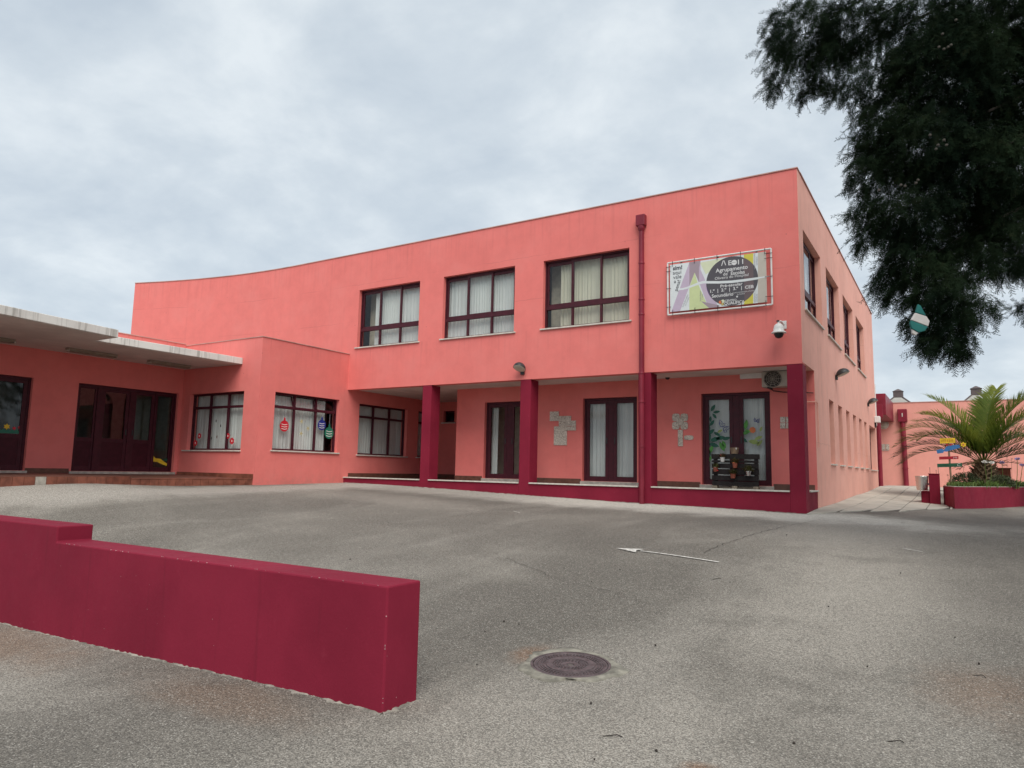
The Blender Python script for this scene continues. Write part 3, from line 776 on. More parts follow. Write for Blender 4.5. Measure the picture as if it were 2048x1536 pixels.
# painted leaves, butterflies, flower and nest on the panes of the third door
def flat(P, outline, cu, cz, sc, rot, d, name, mat, parent):
    c, s = math.cos(rot), math.sin(rot)
    pts = [(cu + sc * (x * c - y * s), cz + sc * (x * s + y * c)) for x, y in outline]
    return build(MB().prism(pts, lambda u, v, dd: P(u, v, dd), d, d + .003), name, mat, parent)
LEAF = [(-.5, 0), (-.25, .17), (.05, .21), (.3, .13), (.5, 0), (.3, -.13), (.05, -.2), (-.25, -.16)]
def px3(x, y):                      # a pixel on the plane of the door's glass
    p = onY((x, y), 1.38 + .128); return p[0], p[2]
for (x, y, ln, rot, mt) in [(1426, 816, 15, 1.0, 'leaf_dark'), (1433, 824, 13, .2, 'leaf_dark'), (1429, 832, 12, -.9, 'leaf_dark'), (1424, 846, 14, .9, 'leaf_dark'), (1417, 857, 16, 1.5, 'leaf_dark'),
                            (1422, 864, 16, .7, 'leaf_dark'), (1418, 876, 17, 1.3, 'leaf_dark'), (1430, 879, 20, .35, 'leaf_dark'), (1441, 876, 18, .2, 'leaf_dark'), (1453, 877, 15, .3, 'leaf_dark'),
                            (1428, 890, 19, -.3, 'leaf_dark'), (1444, 893, 19, -1.1, 'leaf_bright'), (1448, 889, 15, -1.2, 'leaf_bright'), (1422, 899, 17, 1.1, 'leaf_bright'), (1417, 908, 20, 1.5, 'leaf_dark'), (1417, 920, 17, .9, 'leaf_bright'),
                            (1415, 890, 15, 1.4, 'leaf_dark'), (1434, 868, 14, -.5, 'leaf_dark'), (1440, 862, 11, .5, 'leaf_yellow'), (1421, 838, 11, 1.6, 'leaf_dark'),
                            (1492, 849, 18, 1.4, 'leaf_bright'), (1490, 866, 14, .1, 'leaf_bright'), (1495, 862, 12, -.3, 'leaf_bright'), (1489, 880, 13, -.7, 'leaf_dark'), (1517, 876, 15, .4, 'leaf_yellow'), (1508, 884, 20, -.2, 'leaf_yellow'), (1519, 886, 14, .8, 'leaf_yellow'), (1522, 858, 10, 1.2, 'leaf_yellow')]:
    u, z = px3(x, y); flat(PB, LEAF, u, z, ln / 86.0 * 1.12, rot, .127, 'painted_leaf', mt, d3)
WING = [(0, 0), (.25, .42), (.7, .62), (.62, .2), (.5, .02), (.68, -.22), (.42, -.42), (.12, -.22)]
for (x, y, sc, rot) in ((1441, 853, .17, .9), (1447, 856, .17, -.6), (1509, 843, .09, .8), (1513, 842, .09, -.1)):
    u, z = px3(x, y)
    mbb = MB(); c, s = math.cos(rot), math.sin(rot)
    pts = [P_ for P_ in [PB(u + sc * (a * c - b * s), z + sc * (a * s + b * c), .124) for a, b in WING + WING[:1]]]
    mbb.tube(pts, .007, 5); pts2 = [PB(u + sc * .6 * (a * c - b * s), z + sc * .6 * (a * s + b * c), .124) for a, b in WING + WING[:1]]; mbb.tube(pts2, .005, 5)
    build(mbb, 'painted_butterfly', 'navy', d3)
u, z = px3(1505, 860); flat(PB, [(math.cos(k * PI / 7) * (.5 + .07 * (k % 2)), math.sin(k * PI / 7) * (.5 + .07 * (k % 2))) for k in range(14)], u, z, .13, 0, .129, 'painted_flower', 'orange', d3)

# ------------------------------------------------------------------ annex and entrance wing
H1 = (-15.53, -13.215, .69, 2.24); H2 = (-2.60, -.295, .715, 2.245); H3 = (.53, 2.74, .69, 2.217); H4 = (3.3, 4.25, .69, 2.217)
m = wall_mesh(MB(), P1, -15.888, -12.6, -.9, 3.63, .25, [H1]); build(m, 'wall', 'pink', B, label='pink annex wall with a flower-decorated window')
m = wall_mesh(MB(), P2, -2.85, .0, -.9, 3.63, .25, [H2]); build(m, 'wall', 'pink', B, label='pink annex wall with a bauble-decorated window')
m = wall_mesh(MB(), P2, .0005, 4.4, -.9, 2.5995, .25, [H3, H4]); build(m, 'wall', 'pink', B)
E1 = (-5.90, -3.22, .075, 2.255); E0 = (-9.60, -6.93, .075, 2.255)
m = wall_mesh(MB(), PW, -14.0, -3.101, -.9, 3.67, .25, [E1, E0]); build(m, 'wall', 'pink', B, label='pink entrance wall under the white canopy')
build(MB().box(-22, -16.15, -14, -2.86, 3.30, 3.40), 'roof', 'grey_roof', B); build(MB().box(-22, -12.86, -2.85, .0, 3.30, 3.40), 'roof', 'grey_roof', B)
build(MB().box(-22.0, -21.8, -14, -1.3, -.9, 3.3), 'wall', 'pink', B); build(MB().box(-22, -15.9, -14.2, -14.002, -.9, 3.6), 'wall', 'pink', B)
build(MB().box(-21.8, -16.15, -13.9, 0, -.2, .02), 'floor', 'floor_tile', B)
build(MB().box(-15.9, -12.86, -2.84, 0.1, -.2, .02), 'floor', 'floor_tile', B)
build(MB().box(-16.25, -16.14, -3.09, 4.2, .02, 3.28), 'partition', 'interior', B)
build(MB().box(-21.7, -18.6, -6.6, -6.5, .02, 3.28), 'partition', 'interior', B); build(MB().box(-18.7, -18.6, -13.9, 0, .02, 3.28), 'partition', 'interior_cream', B)
build(MB().box(-17.0, -16.9, -3.92, -3.0, .02, 2.9), 'partition', 'interior_cream', B)
build(MB().box(-17.9, -16.2, -3.3, -3.2, .02, 2.9), 'partition', 'interior_cream', B)
build(MB().box(-15.91, -12.58, -3.118, -2.80, 3.63, 3.648), 'coping', 'coping', B)
build(MB().box(-12.90, -12.58, -2.799, -.003, 3.63, 3.648), 'coping', 'coping', B)
build(MB().box(-16.16, -15.87, -14, -3.12, 3.67, 3.688), 'coping', 'coping', B)
w1 = window(P1, *H1, B, style='lower', cur=[(H1[0], H1[1])], sill_u=(.16, .02)); w2 = window(P2, *H2, B, style='lower', cur=[(H2[0], H2[1] - .26)], tilt=True)
window(P2, *H3, B, style='lower', cur=[(H3[0], H3[1])]); window(P2, *H4, B, style='lower', ncol=1, cur=[(H4[0], H4[1])])
e1 = door(PW, *E1, B, [(0, .195, 'fixed'), (.24, .51, 'leaf'), (.545, .77, 'leaf'), (.785, 1, 'glass')], d=.09, panel=.87, glass='glass_dark')
W = E1[1] - E1[0]
for a, b in ((.195, .24), (.51, .545), (.77, .785)):
    build(MB().pbox(PW, E1[0] + a * W + .001, E1[0] + b * W - .001, E1[2] + .004, E1[3] - .06, .085, .15), 'mullion', 'frame', e1)
e0 = door(PW, *E0, B, [(0, .5, 'leaf'), (.55, 1, 'leaf')], d=.09, panel=.87, glass='glass_dark')
build(MB().pbox(PW, -8.255, -8.14, .08, 2.19, .085, .15), 'mullion', 'frame', e0)
curtain(PW, -9.4, -7.05, .95, 2.2, .35, e0, 'interior', fold=.2)
def flower_pts(n=6, r1=.5, r2=.28): return [((r1 if k % 2 else r2) * math.cos(k * PI / n), (r1 if k % 2 else r2) * math.sin(k * PI / n)) for k in range(2 * n)]
for (y, z, sc, mt) in ((-7.335, 1.075, .15, 'yellow'), (-7.18, 1.045, .09, 'bright_red'), (-7.08, 1.07, .07, 'bright_red'), (-7.52, 1.05, .1, 'blue')):
    flat(PW, flower_pts(), y, z, sc, 0, .111, 'flower_sticker', mt, e0)
gp = [(-7.62, .925)] + [(-7.62 + .045 * k, .985 + (.045 if k % 2 else 0)) for k in range(13)] + [(-7.06, .925)]
build(MB().prism(gp, lambda u, v, d: PW(u, v, d), .112, .115), 'grass_sticker', 'emerald', e0)
# yellow banana-like paper bird low on the side light
bd = thing('paper_decoration', 'yellow paper cut-out low behind the entrance side light', 'decoration', PW(-3.55, .2, .13))
o = build(MB().prism([(-.24, .12), (-.22, .26), (-.12, .16), (.02, .15), (.14, .07), (.26, .0), (.24, -.05), (.08, .0), (-.06, .06), (-.18, .07)], lambda u, v, d: PW(-3.55 + u, .28 + v, d), .128, .134), 'cut_out', 'yellow', bd)
o = build(MB().prism([(.06, .1), (.14, .16), (.26, .17), (.28, .12), (.2, .08)], lambda u, v, d: PW(-3.55 + u, .28 + v, d), .1285, .1335), 'leaf', 'leaf_dark', bd)
# flower and bauble stickers
FL = [((391, 886), .16, 0), ((399, 872), .15, 1), ((456, 872), .15, 0), ((464, 882), .17, 1)]
for i, ((x, y), sc, k) in enumerate(FL):
    p = onY((x, y), -3.1 + .125); nm = ['lowest red paper flower at the left of the annex window', 'upper red paper flower at the left of the annex window', 'upper red paper flower at the right of the annex window', 'lower red paper flower at the right of the annex window'][i]
    t = thing('paper_flower', nm, 'decoration', (p[0], p[1], p[2]), 'red paper flowers on the annex window')
    flat(P1, flower_pts(7, .5, .40), p[0], p[2], sc * 1.15, 0, .120, 'petals', 'bright_red', t)
    flat(P1, flower_pts(6, .5, .2), p[0], p[2], sc * .42, .3, .117, 'centre', 'white_petal', t)
BA = [((568.5, 852), .30, 'bright_red', 'red'), ((643.5, 850), .30, 'navy', 'dark blue'), ((658, 866), .34, 'emerald', 'green')]
for (x, y), sc, mt, nm in BA:
    p = onX((x, y), -12.6 - .125)
    t = thing('paper_bauble', nm + ' paper bauble with white stripes hanging in the annex window', 'decoration', (p[0], p[1], p[2]), 'paper baubles in the annex window')
    circ = [(.5 * math.cos(k * PI / 10), .5 * math.sin(k * PI / 10)) for k in range(20)]
    flat(P2, circ, p[1], p[2], sc, 0, .121, 'ball', mt, t)
    flat(P2, [(-.1, .46), (.1, .46), (.1, .62), (.04, .78), (-.04, .78), (-.1, .62)], p[1], p[2], sc, 0, .120, 'cap', mt, t)
    for h in (-.26, -.06, .14): flat(P2, [(-.32, h), (0, h - .06), (.32, h), (.32, h + .05), (0, h - .01), (-.32, h + .05)], p[1], p[2], sc, 0, .118, 'stripe', 'white_petal', t)
    flat(P2, [(-.012, .78), (.012, .78), (.012, 1.7), (-.012, 1.7)], p[1], p[2], sc, 0, .121, 'string', 'bn_greytext', t)
for i, (x, y) in enumerate(((603, 843), (616, 857), (602, 867))):
    p = onX((x, y), -12.6 - .125); t = thing('paper_star', ['topmost', 'rightmost', 'lowest'][i] + ' faint gold paper star in the middle pane of the bauble window', 'decoration', tuple(p), 'gold paper stars')
    flat(P2, flower_pts(5, .5, .16), p[1], p[2], .17, .3 * i, .121, 'star', 'olive_gold', t)
for i, (x, y) in enumerate(((432.5, 842), (441.5, 851.5), (423, 876.5), (434, 873.5))):
    p = onY((x, y), -3.1 + .125); t = thing('paper_bud', ['topmost small dark paper bud', 'right-hand small dark paper bud', 'lower left small dark paper bud', 'small brown and gold paper bud'][i] + ' in the middle pane of the flower window', 'decoration', tuple(p), 'small paper buds')
    flat(P1, LEAF, p[0], p[2], .09, 1.57, .121, 'bud', 'brown_ink' if i == 3 else 'litter', t)
# black pole seen behind the bauble window
build(MB().box(-12.86, -12.83, -.60, -.56, .02, 2.2), 'curtain_pole', 'black', B)

# ------------------------------------------------------------------ canopy with strip lights, entrance platform
cn = thing('entrance_canopy', 'weather-stained white concrete canopy slab over the entrance doors', 'canopy', (-14.0, -6, 2.95))
pl = [(-15.888, -3.102), (-13.355, -3.102), (-13.375, -6.87), (-12.515, -6.87), (-12.105, -9.25), (-11.3, -13.9), (-15.888, -13.9)]
build(MB().prism(pl, lambda u, v, d: (u, v, d), 2.95, 3.12), 'slab', 'canopy', cn, bevel=.01)
build(MB().prism([(x + (.03 if x < -15 else -.06), y + (.05 if y < -13 else 0)) for x, y in [(-15.84, -3.16), (-13.37, -3.16), (-13.39, -6.93), (-12.53, -6.93), (-12.13, -9.25), (-11.36, -13.8), (-15.84, -13.8)]], lambda u, v, d: (u, v, d), 2.944, 2.9495), 'ceiling', 'soffit', cn)
for i, (y0, y1) in enumerate(((-6.71, -5.56), (-4.72, -3.57), (-8.95, -7.80))):
    t = thing('strip_light', ['middle strip light under the canopy above the entrance doors', 'strip light under the canopy nearest the annex', 'leftmost strip light under the canopy'][i], 'lamp', (-14.95, (y0 + y1) / 2, 2.94), 'fluorescent strip lights under the canopy')
    build(MB().box(-15.03, -14.87, y0, y1, 2.885, 2.9435), 'housing', 'strip_case', t, bevel=.01)
    build(MB().box(-15.0, -14.9, y0 + .05, y1 - .05, 2.862, 2.884), 'diffuser', 'strip_lens', t, bevel=.008)
    for yy in (y0 - .001, y1 - .029): build(MB().box(-15.035, -14.865, yy, yy + .03, 2.858, 2.890), 'end_cap', 'ac_case', t)
    for xx in (-15.02, -14.885): build(MB().box(xx, xx + .008, y0 + .03, y1 - .03, 2.855, 2.862), 'guard_wire', 'dark_metal', t)
t = thing('globe_lamp', 'round white globe lamp under the canopy at the left edge', 'lamp', (-12.75, -8.95, 2.8), None)
c = at_depth((-4, 647), 15.6)
build(MB().lathe([(.001, -.17), (.08, -.15), (.14, -.09), (.165, 0), (.14, .09), (.09, .14), (.07, .2)], c, 20), 'globe', 'white_plastic', t, smooth=True)
build(MB().lathe([(.075, .19), (.075, .26), (.05, .30), (.02, .31), (.02, 2.944 - c[2])], c, 16), 'fitting', 'dark_metal', t)

pt = thing('entrance_platform', 'low entrance platform faced with terracotta tiles', 'platform', (-13.5, -6, -.15))
topA = MB().hexa([(-15.888, -6.25, -.5), (-12.66, -6.25, -.5), (-12.66, -3.102, -.5), (-15.888, -3.102, -.5), (-15.888, -6.25, .012), (-12.66, -6.25, -.045), (-12.66, -3.102, -.045), (-15.888, -3.102, .012)])
build(topA, 'top', 'floor_tile', pt)
build(MB().prism([(-15.888, -6.251), (-12.66, -6.251), (-12.35, -6.95), (-12.02, -9.0), (-11.3, -13.9), (-15.888, -13.9)], lambda u, v, d: (u, v, d), -.7, .018), 'top', 'floor_tile', pt)
def riser(p0, p1, z0, z1):
    p0 = np.array(p0); p1 = np.array(p1); L = np.linalg.norm(p1 - p0); n = int(round(L / .205)); dv = (p1 - p0) / L; nv = np.array([-dv[1], dv[0]])
    if nv[0] < 0: nv = -nv
    for k in range(n):
        a = p0 + dv * (k * L / n + .004); b = p0 + dv * ((k + 1) * L / n - .004); h = random.uniform(.010, .016)
        mat_ = 'terracotta' if not (abs(a[1] + 8.2) < .11) else 'plaster_bare'
        q = [a, b, b + nv * h, a + nv * h]
        zb = min(tz(*a), tz(*b)) - .02
        build(MB().hexa([(*v, zb) for v in q] + [(*v, z1) for v in q]), 'tile', mat_, pt)
riser((-12.66, -3.105), (-12.66, -6.25), 0, -.05); riser((-12.66, -6.26), (-12.352, -6.95), 0, .012); riser((-12.35, -6.955), (-12.02, -9.0), 0, .012); riser((-12.02, -9.01), (-11.6, -11.8), 0, .012)
# nosing tiles along the top edge
for k in range(14):
    y0 = -6.24 + k * .224; build(MB().box(-12.86, -12.643, y0, y0 + .218, -.046, -.030), 'nosing_tile', 'terracotta', pt)
for a, b in ((-6.92, -5.96), ):
    build(MB().box(-15.889, -15.874, a, b, .019, .135), 'skirting', 'floor_tile', pt)
build(MB().box(-15.87, -12.64, -3.114, -3.1005, -.03, .085), 'skirting', 'terracotta', pt)

# ------------------------------------------------------------------ downpipe on the facade
dp = build(MB().tube([(-3.39, -.075, -.36), (-3.39, -.075, 5.98)], .058, 18), 'downpipe', 'burg_metal', B, smooth=False)
build(MB().box(-3.51, -3.285, -.15, -.002, 5.98, 6.25), 'hopper', 'burg_metal', dp, bevel=.02)
build(MB().lathe([(.085, .12), (.08, .06), (.06, 0)], (-3.39, -.08, 5.86), 16), 'hopper_outlet', 'burg_metal', dp)
for z in (.9, 2.55, 3.9, 4.25, 5.1, 1.9):
    build(MB().lathe([(.066, -.02), (.070, 0), (.066, .02)], (-3.39, -.075, z), 18), 'collar', 'burg_metal', dp)
    build(MB().box(-3.41, -3.37, -.03, .0, z - .015, z + .015), 'bracket', 'burg_metal', dp)

# ------------------------------------------------------------------ banner
pY = -.075
def bnr(x, y, d=0.0):                       # crop coordinates of the enlarged banner -> plane of the banner
    p = onY((1320 + x / 8.533, 490 + y / 8.533), pY - d); return p[0], p[2]
bn = thing('school_banner', 'printed school banner laced to a white frame high on the facade', 'sign', (-1.7, pY, 4.4))
c4 = [bnr(130, 305), bnr(1900, 60), bnr(1905, 1010), bnr(130, 1195)]
x0 = (c4[0][0] + c4[3][0]) / 2; x1 = (c4[1][0] + c4[2][0]) / 2; zt = (c4[0][1] + c4[1][1]) / 2; zb = (c4[2][1] + c4[3][1]) / 2
for a, b in (((x0, zt), (x1, zt)), ((x0, zb), (x1, zb)), ((x0, zt), (x0, zb)), ((x1, zt), (x1, zb))):
    build(MB().tube([(a[0], -.06, a[1]), (b[0], -.06, b[1])], .019, 10), 'frame_tube', 'white_plastic', bn)
for xx in (x0 + .3, (x0 + x1) / 2, x1 - .3):
    for zz in (zt, zb): build(MB().box(xx - .015, xx + .015, -.058, -.002, zz - .012, zz + .012), 'standoff', 'dark_metal', bn)
sx0, sx1, szt, szb = x0 + .055, x1 - .10, zt - .05, zb + .06
sh = build(MB().box(sx0, sx1, pY + .006, pY + .010, szb, szt), 'sheet', 'bn_white', bn)
def bp(poly, d, mat_, name='print'):
    pts = [(min(max(q[0], sx0 + .001), sx1 - .001), min(max(q[1], szb + .001), szt - .001)) for q in (bnr(*p) for p in poly)]
    return build(MB().prism(pts, lambda u, v, dd: (u, pY + .006 - dd, v), d - .0006, d), name, mat_, sh)
bp([(1670, 100), (1850, 80), (1850, 1000), (1670, 1010)], .0012, 'bn_sand')
bp([(1430, 160), (1590, 140), (1590, 1005), (1430, 1025)], .0012, 'bn_yellow')
bp([(500, 270), (690, 240), (690, 420), (860, 800), (1000, 1080), (830, 1090), (640, 560), (590, 470), (340, 1140), (190, 1150)], .0014, 'bn_lilac')
bp([(680, 300), (1000, 240), (1120, 230), (900, 420), (780, 500)], .0013, 'bn_palegreen')
bp([(590, 470), (640, 640), (690, 760), (830, 1085), (500, 1125), (500, 720)], .0017, 'bn_green')
bp([(500, 290), (690, 262), (665, 395), (665, 640), (590, 470), (500, 690)], .0019, 'bn_mauve')
bp([(700, 960), (1010, 1030), (1010, 1065), (835, 1085)], .0018, 'bn_mauve')
wv = []; lo = []
for k in range(9):
    s = k / 8; xx = 330 + s * 460; yy = 755 + (-125) * (s * s * (3 - 2 * s)); wv.append((xx, yy - 14 - 10 * s)); lo.append((xx, yy + 14 + 10 * s))
bp(wv + lo[::-1], .0022, 'bn_white')
cu, cz = bnr(1222, 612); rr = (bnr(1665, 565)[0] - bnr(780, 640)[0]) / 2
ring = [(cu + rr * math.cos(k * PI / 32), cz + rr * .985 * math.sin(k * PI / 32)) for k in range(64)]
def ringpoly(sel, d, mat_):
    build(MB().prism(sel, lambda u, v, dd: (u, pY + .006 - dd, v), d - .0006, d), 'print', mat_, sh)
ringpoly(ring, .0026, 'bn_grey')
clip = lambda f: [(u, v) for u, v in ring if f((u - cu) / rr, (v - cz) / rr)]
ringpoly(clip(lambda a, b: a > .42 and a < .87), .0031, 'bn_warm')
ringpoly(clip(lambda a, b: a < -.78 and b < -.05) + [(cu - .78 * rr, cz - .05 * rr)][:0], .0031, 'bn_violet')
bar = [(-1.0, .07), (-.5, .005), (0, -.035), (.5, -.035), (1.0, -.014)]
ringpoly([(cu + a * rr, cz + (b - .05) * rr) for a, b in bar] + [(cu + a * rr, cz + (b + .05 - .015 * (a > .6)) * rr) for a, b in bar[::-1]], .0036, 'bn_white')
ringpoly([(cu + a * rr, cz + b * rr) for a, b in ((1.0, -.045), (1.42, -.01), (1.42, .02), (1.0, .02))], .0036, 'bn_white')
def text(s, u, z, size, mat_, parent, plane, rot=0.0, d=0.004, bold=0.0, align='CENTER', sx=1.0, name='lettering'):
    cd = bpy.data.curves.new('t', 'FONT'); cd.body = s; cd.size = size; cd.align_x = align; cd.align_y = 'CENTER'; cd.offset = bold; cd.extrude = .0004; cd.resolution_u = 3
    ob = bpy.data.objects.new('t', cd); COL.objects.link(ob)
    me = bpy.data.meshes.new_from_object(ob); bpy.data.objects.remove(ob, do_unlink=True); bpy.data.curves.remove(cd)
    c, s_ = math.cos(rot), math.sin(rot); n = len(me.vertices); co = np.zeros(n * 3); me.vertices.foreach_get('co', co); co = co.reshape(-1, 3)
    out = np.array([plane(u + (x * sx * c - y * s_), z + (x * sx * s_ + y * c), d + w) for x, y, w in co])
    off = np.zeros(3); q = parent
    while q is not None: off += np.array(q.location); q = q.parent
    me.vertices.foreach_set('co', (out - off).ravel()); me.materials.clear(); me.materials.append(MT[mat_]); me.update()
    return link(name, me, parent)
PS = lambda u, v, d: (u, pY + .006 - d, v)
def T(s, x, y, hpx, mat_='bn_letter', rot=0.0, bold=0.0, sx=1.0, align='CENTER', d=.0044):
    u, z = bnr(x, y); text(s, u, z, hpx / 8.533 / 93.0 * 1.10, mat_, sh, PS, rot, d, bold, align, sx)
T('/\\', 1085, 312, 110, bold=.002, sx=1.2); T('E', 1190, 308, 108, bold=.002, sx=1.05); T('I I', 1375, 290, 108, bold=.002, sx=1.1)
oc = bnr(1265, 298); ringpoly([(oc[0] + .058 * math.cos(k * PI / 12), oc[1] + .058 * math.sin(k * PI / 12)) for k in range(24)], .0042, 'bn_letter')
ringpoly([(oc[0] - .055, oc[1] - .004), (oc[0] + .055, oc[1] + .002), (oc[0] + .055, oc[1] + .008), (oc[0] - .055, oc[1] + .002)], .0048, 'bn_grey')
T('Agrupamento', 1222, 408, 88, bold=.002, sx=1.0); T('de', 1115, 496, 74, bold=.0005); T('Escolas', 1325, 472, 78, bold=.002, sx=.95)
T('Oliveira do Hospital', 1220, 540, 62, sx=1.02)
T('Pré-escolar', 1215, 684, 64, bold=.0018, sx=1.15); T('1.º  |  2.º  |  3.º  |  CEB', 1215, 752, 68, bold=.002, sx=1.08)
T('Secundário', 1065, 856, 76, bold=.0018, sx=.98); T('Cursos de Educação e Formação', 1440, 795, 28, sx=.95); T('de Adultos', 1380, 835, 26)
T('CENTRO', 1205, 945, 44, bold=.001); T('QUALIFICA', 1268, 985, 66, bold=.0018, sx=.92)
for (x, y, r, mt) in ((1030, 975, .036, 'orange'), (1072, 962, .04, 'bn_palegreen'), (1065, 1010, .028, 'bn_gold'), (1315, 880, .020, 'bn_letter'), (1380, 872, .0, '')):
    if r: o2 = bnr(x, y); ringpoly([(o2[0] + r * math.cos(k * PI / 5), o2[1] + r * math.sin(k * PI / 5)) for k in range(10)], .0043, mt)
for s, x, y, h, b in (('sim!', 300, 390, 92, .0035), ('aqui', 292, 470, 84, 0), ('vale', 296, 545, 84, 0), ('a', 256, 622, 84, 0)): T(s, x, y, h, 'bn_ink', bold=b, sx=1.05)
T('pena!', 300, 690, 86, 'bn_ink', rot=1.25)
T('Escola Secundária', 430, 950, 30, 'bn_greytext', rot=1.15); T('do Concelho', 462, 960, 28, 'bn_greytext', rot=1.15)
T('Ensino Básico', 690, 870, 30, 'bn_greytext', rot=1.57); T('1.º Ciclo', 722, 885, 28, 'bn_greytext', rot=1.57)
T('ENSINO ARTICULADO', 1615, 270, 26, 'bn_greytext', rot=1.57); T('DE MÚSICA', 1655, 270, 26, 'bn_greytext', rot=1.57); T('DESPORTO', 1620, 900, 28, 'bn_greytext', rot=1.57); T('ESCOLAR', 1655, 900, 28, 'bn_greytext', rot=1.57)
for k in range(5):
    xx = x0 + .12 + (x1 - x0 - .24) * k / 4
    build(MB().tube([(xx, -.088, zt + .03), (xx, -.09, szt - .03), (xx, -.06, szt - .045)], .0055, 5), 'cord', 'black', bn)
    build(MB().tube([(xx, -.088, zb - .03), (xx, -.09, szb + .03), (xx, -.06, szb + .045)], .0055, 5), 'cord', 'black', bn)
for zz in (zt - .1, zt - .2, (zt + zb) / 2, zb + .17):
    build(MB().tube([(x0 - .03, -.088, zz), (sx0 + .03, -.09, zz)], .0055, 5), 'cord', 'black', bn)
    build(MB().tube([(x1 + .03, -.088, zz), (sx1 - .03, -.09, zz)], .0055, 5), 'cord', 'black', bn)

# ------------------------------------------------------------------ lamps, cameras, air conditioner
def wall_lamp(P, u, z, label):
    t = thing('wall_lamp', label, 'lamp', P(u, z, 0), 'half-dome wall lamps')
    ca, sa = math.cos(.42), math.sin(.42)
    def L(a, o, h):                      # along wall, outward, up; tilted so the lip rises outwards
        oo = o * ca - h * sa; hh = o * sa + h * ca
        return P(u + a, z + hh, -(oo + .03))
    V = []; F = []; nu, nv = 18, 8
    for j in range(nv + 1):
        ph = PI / 2 * j / nv
        for k in range(nu): th = 2 * PI * k / nu; V.append(L(.155 * math.cos(th) * math.cos(ph), .17 + .17 * math.sin(th) * math.cos(ph), .15 * math.sin(ph)))
    for j in range(nv):
        for k in range(nu): k2 = (k + 1) % nu; F.append((j * nu + k, j * nu + k2, (j + 1) * nu + k2, (j + 1) * nu + k))
    build(MB().add(V, F), 'shade', 'dark_metal', t, smooth=True)
    V = []; F = []
    for j in range(5):
        ph = PI / 2 * j / 4
        for k in range(nu): th = 2 * PI * k / nu; V.append(L(.148 * math.cos(th) * math.cos(ph), .17 + .163 * math.sin(th) * math.cos(ph), -.002 - .028 * math.sin(ph)))
    for j in range(4):
        for k in range(nu): k2 = (k + 1) % nu; F.append((j * nu + k, j * nu + k2, (j + 1) * nu + k2, (j + 1) * nu + k))
    build(MB().add(V, F), 'lens', 'lens', t, smooth=True)
    build(MB().pbox(P, u - .05, u + .05, z - .07, z + .06, -.06, -.001), 'bracket', 'dark_metal', t, bevel=.01)
wall_lamp(PF, -6.56, 2.76, 'dark half-dome wall lamp above the second arcade column')
wall_lamp(PR, 4.66, 2.86, 'nearer dark half-dome lamp on the side wall')
wall_lamp(PR, 12.5, 2.86, 'farther dark half-dome lamp on the side wall')
t = thing('security_camera', 'white dome security camera hanging beside the banner', 'camera', (-.43, -.25, 3.2))
cc = onY((1557.5, 662), -.25); cc = (cc[0], -.25, cc[2])
build(MB().lathe([(.02, .155), (.045, .15), (.085, .115), (.10, .06), (.105, .0), (.145, -.03), (.148, -.045), (.10, -.048)], cc, 24), 'housing', 'white_plastic', t, smooth=True)
build(MB().lathe([(.095, -.049), (.092, -.08), (.07, -.125), (.04, -.145), (.001, -.152)], cc, 24), 'dome', 'smoked', t, smooth=True)
build(MB().tube([(cc[0], cc[1], cc[2] + .14), (cc[0], cc[1], cc[2] + .20), (cc[0] + .03, cc[1] + .07, cc[2] + .21), (cc[0] + .05, -.005, cc[2] + .17)], .022, 10), 'arm', 'white_plastic', t)
build(MB().box(cc[0] - .01, cc[0] + .11, -.02, -.001, cc[2] + .08, cc[2] + .25), 'mount', 'white_plastic', t, bevel=.008)
build(MB().lathe([(.03, 0), (.03, .03)], (cc[0] - .01, cc[1], cc[2] + .19), 10), 'cap', 'dark_metal', t)
p = onY((1335, 754), 1.22); t = thing('ceiling_camera', 'small dark camera under the arcade ceiling above the tile flower', 'camera', (p[0], 1.2, p[2]))
build(MB().lathe([(.05, .02), (.06, -.01), (.055, -.05), (.03, -.08), (.001, -.09)], (p[0], 1.22, p[2] + .02), 16), 'dome', 'smoked', t, smooth=True)
build(MB().box(p[0] - .05, p[0] + .05, 1.20, 1.379, p[2] + .02, p[2] + .06), 'bracket', 'dark_metal', t)
# outdoor unit
a0 = onY((1522.5, 734), 1.04); a1 = onY((1573, 772), 1.04); t = thing('air_conditioner', 'beige outdoor air conditioner hung under the arcade ceiling at the corner', 'air conditioner', (a0[0], 1.2, a1[2]))
ax0, ax1, az0, az1 = a0[0], a0[0] + .80, a1[2], min(a0[2], 2.585)
build(MB().box(ax0, ax1, 1.04, 1.33, az0, az1), 'case', 'ac_case', t, bevel=.012)
fx, fz = onY((1545, 750), 1.04)[0], (az0 + az1) / 2 + .005; fr_ = .185
Mx = Matrix.Rotation(PI / 2, 3, 'X')
build(MB().lathe([(.001, .004), (fr_, .004), (fr_, -.004), (.001, -.004)], (fx, 1.038, fz), 28, Mx, closed=False), 'fan_opening', 'black', t)
m = MB()
for r in (.05, .09, .13, .17, .192): m.tube([(fx + r * math.cos(k * PI / 14), 1.028, fz + r * math.sin(k * PI / 14)) for k in range(29)], .0032, 5, cap=False)
for k in range(10): m.tube([(fx, 1.029, fz), (fx + .192 * math.cos(k * PI / 5), 1.029, fz + .192 * math.sin(k * PI / 5))], .003, 5)
build(m, 'grille', 'ac_case', t)
for xx in (ax0 + .12, ax1 - .15): build(MB().box(xx, xx + .04, 1.03, 1.378, az0 - .032, az0 - .001), 'bracket', 'dark_metal', t)
d0 = onY((1480, 746), 1.32); dd1 = onY((1522, 755), 1.32)
build(MB().box(d0[0], ax0 - .001, 1.30, 1.379, dd1[2] - .01, d0[2] - .02), 'duct', 'white_plastic', t, bevel=.006)
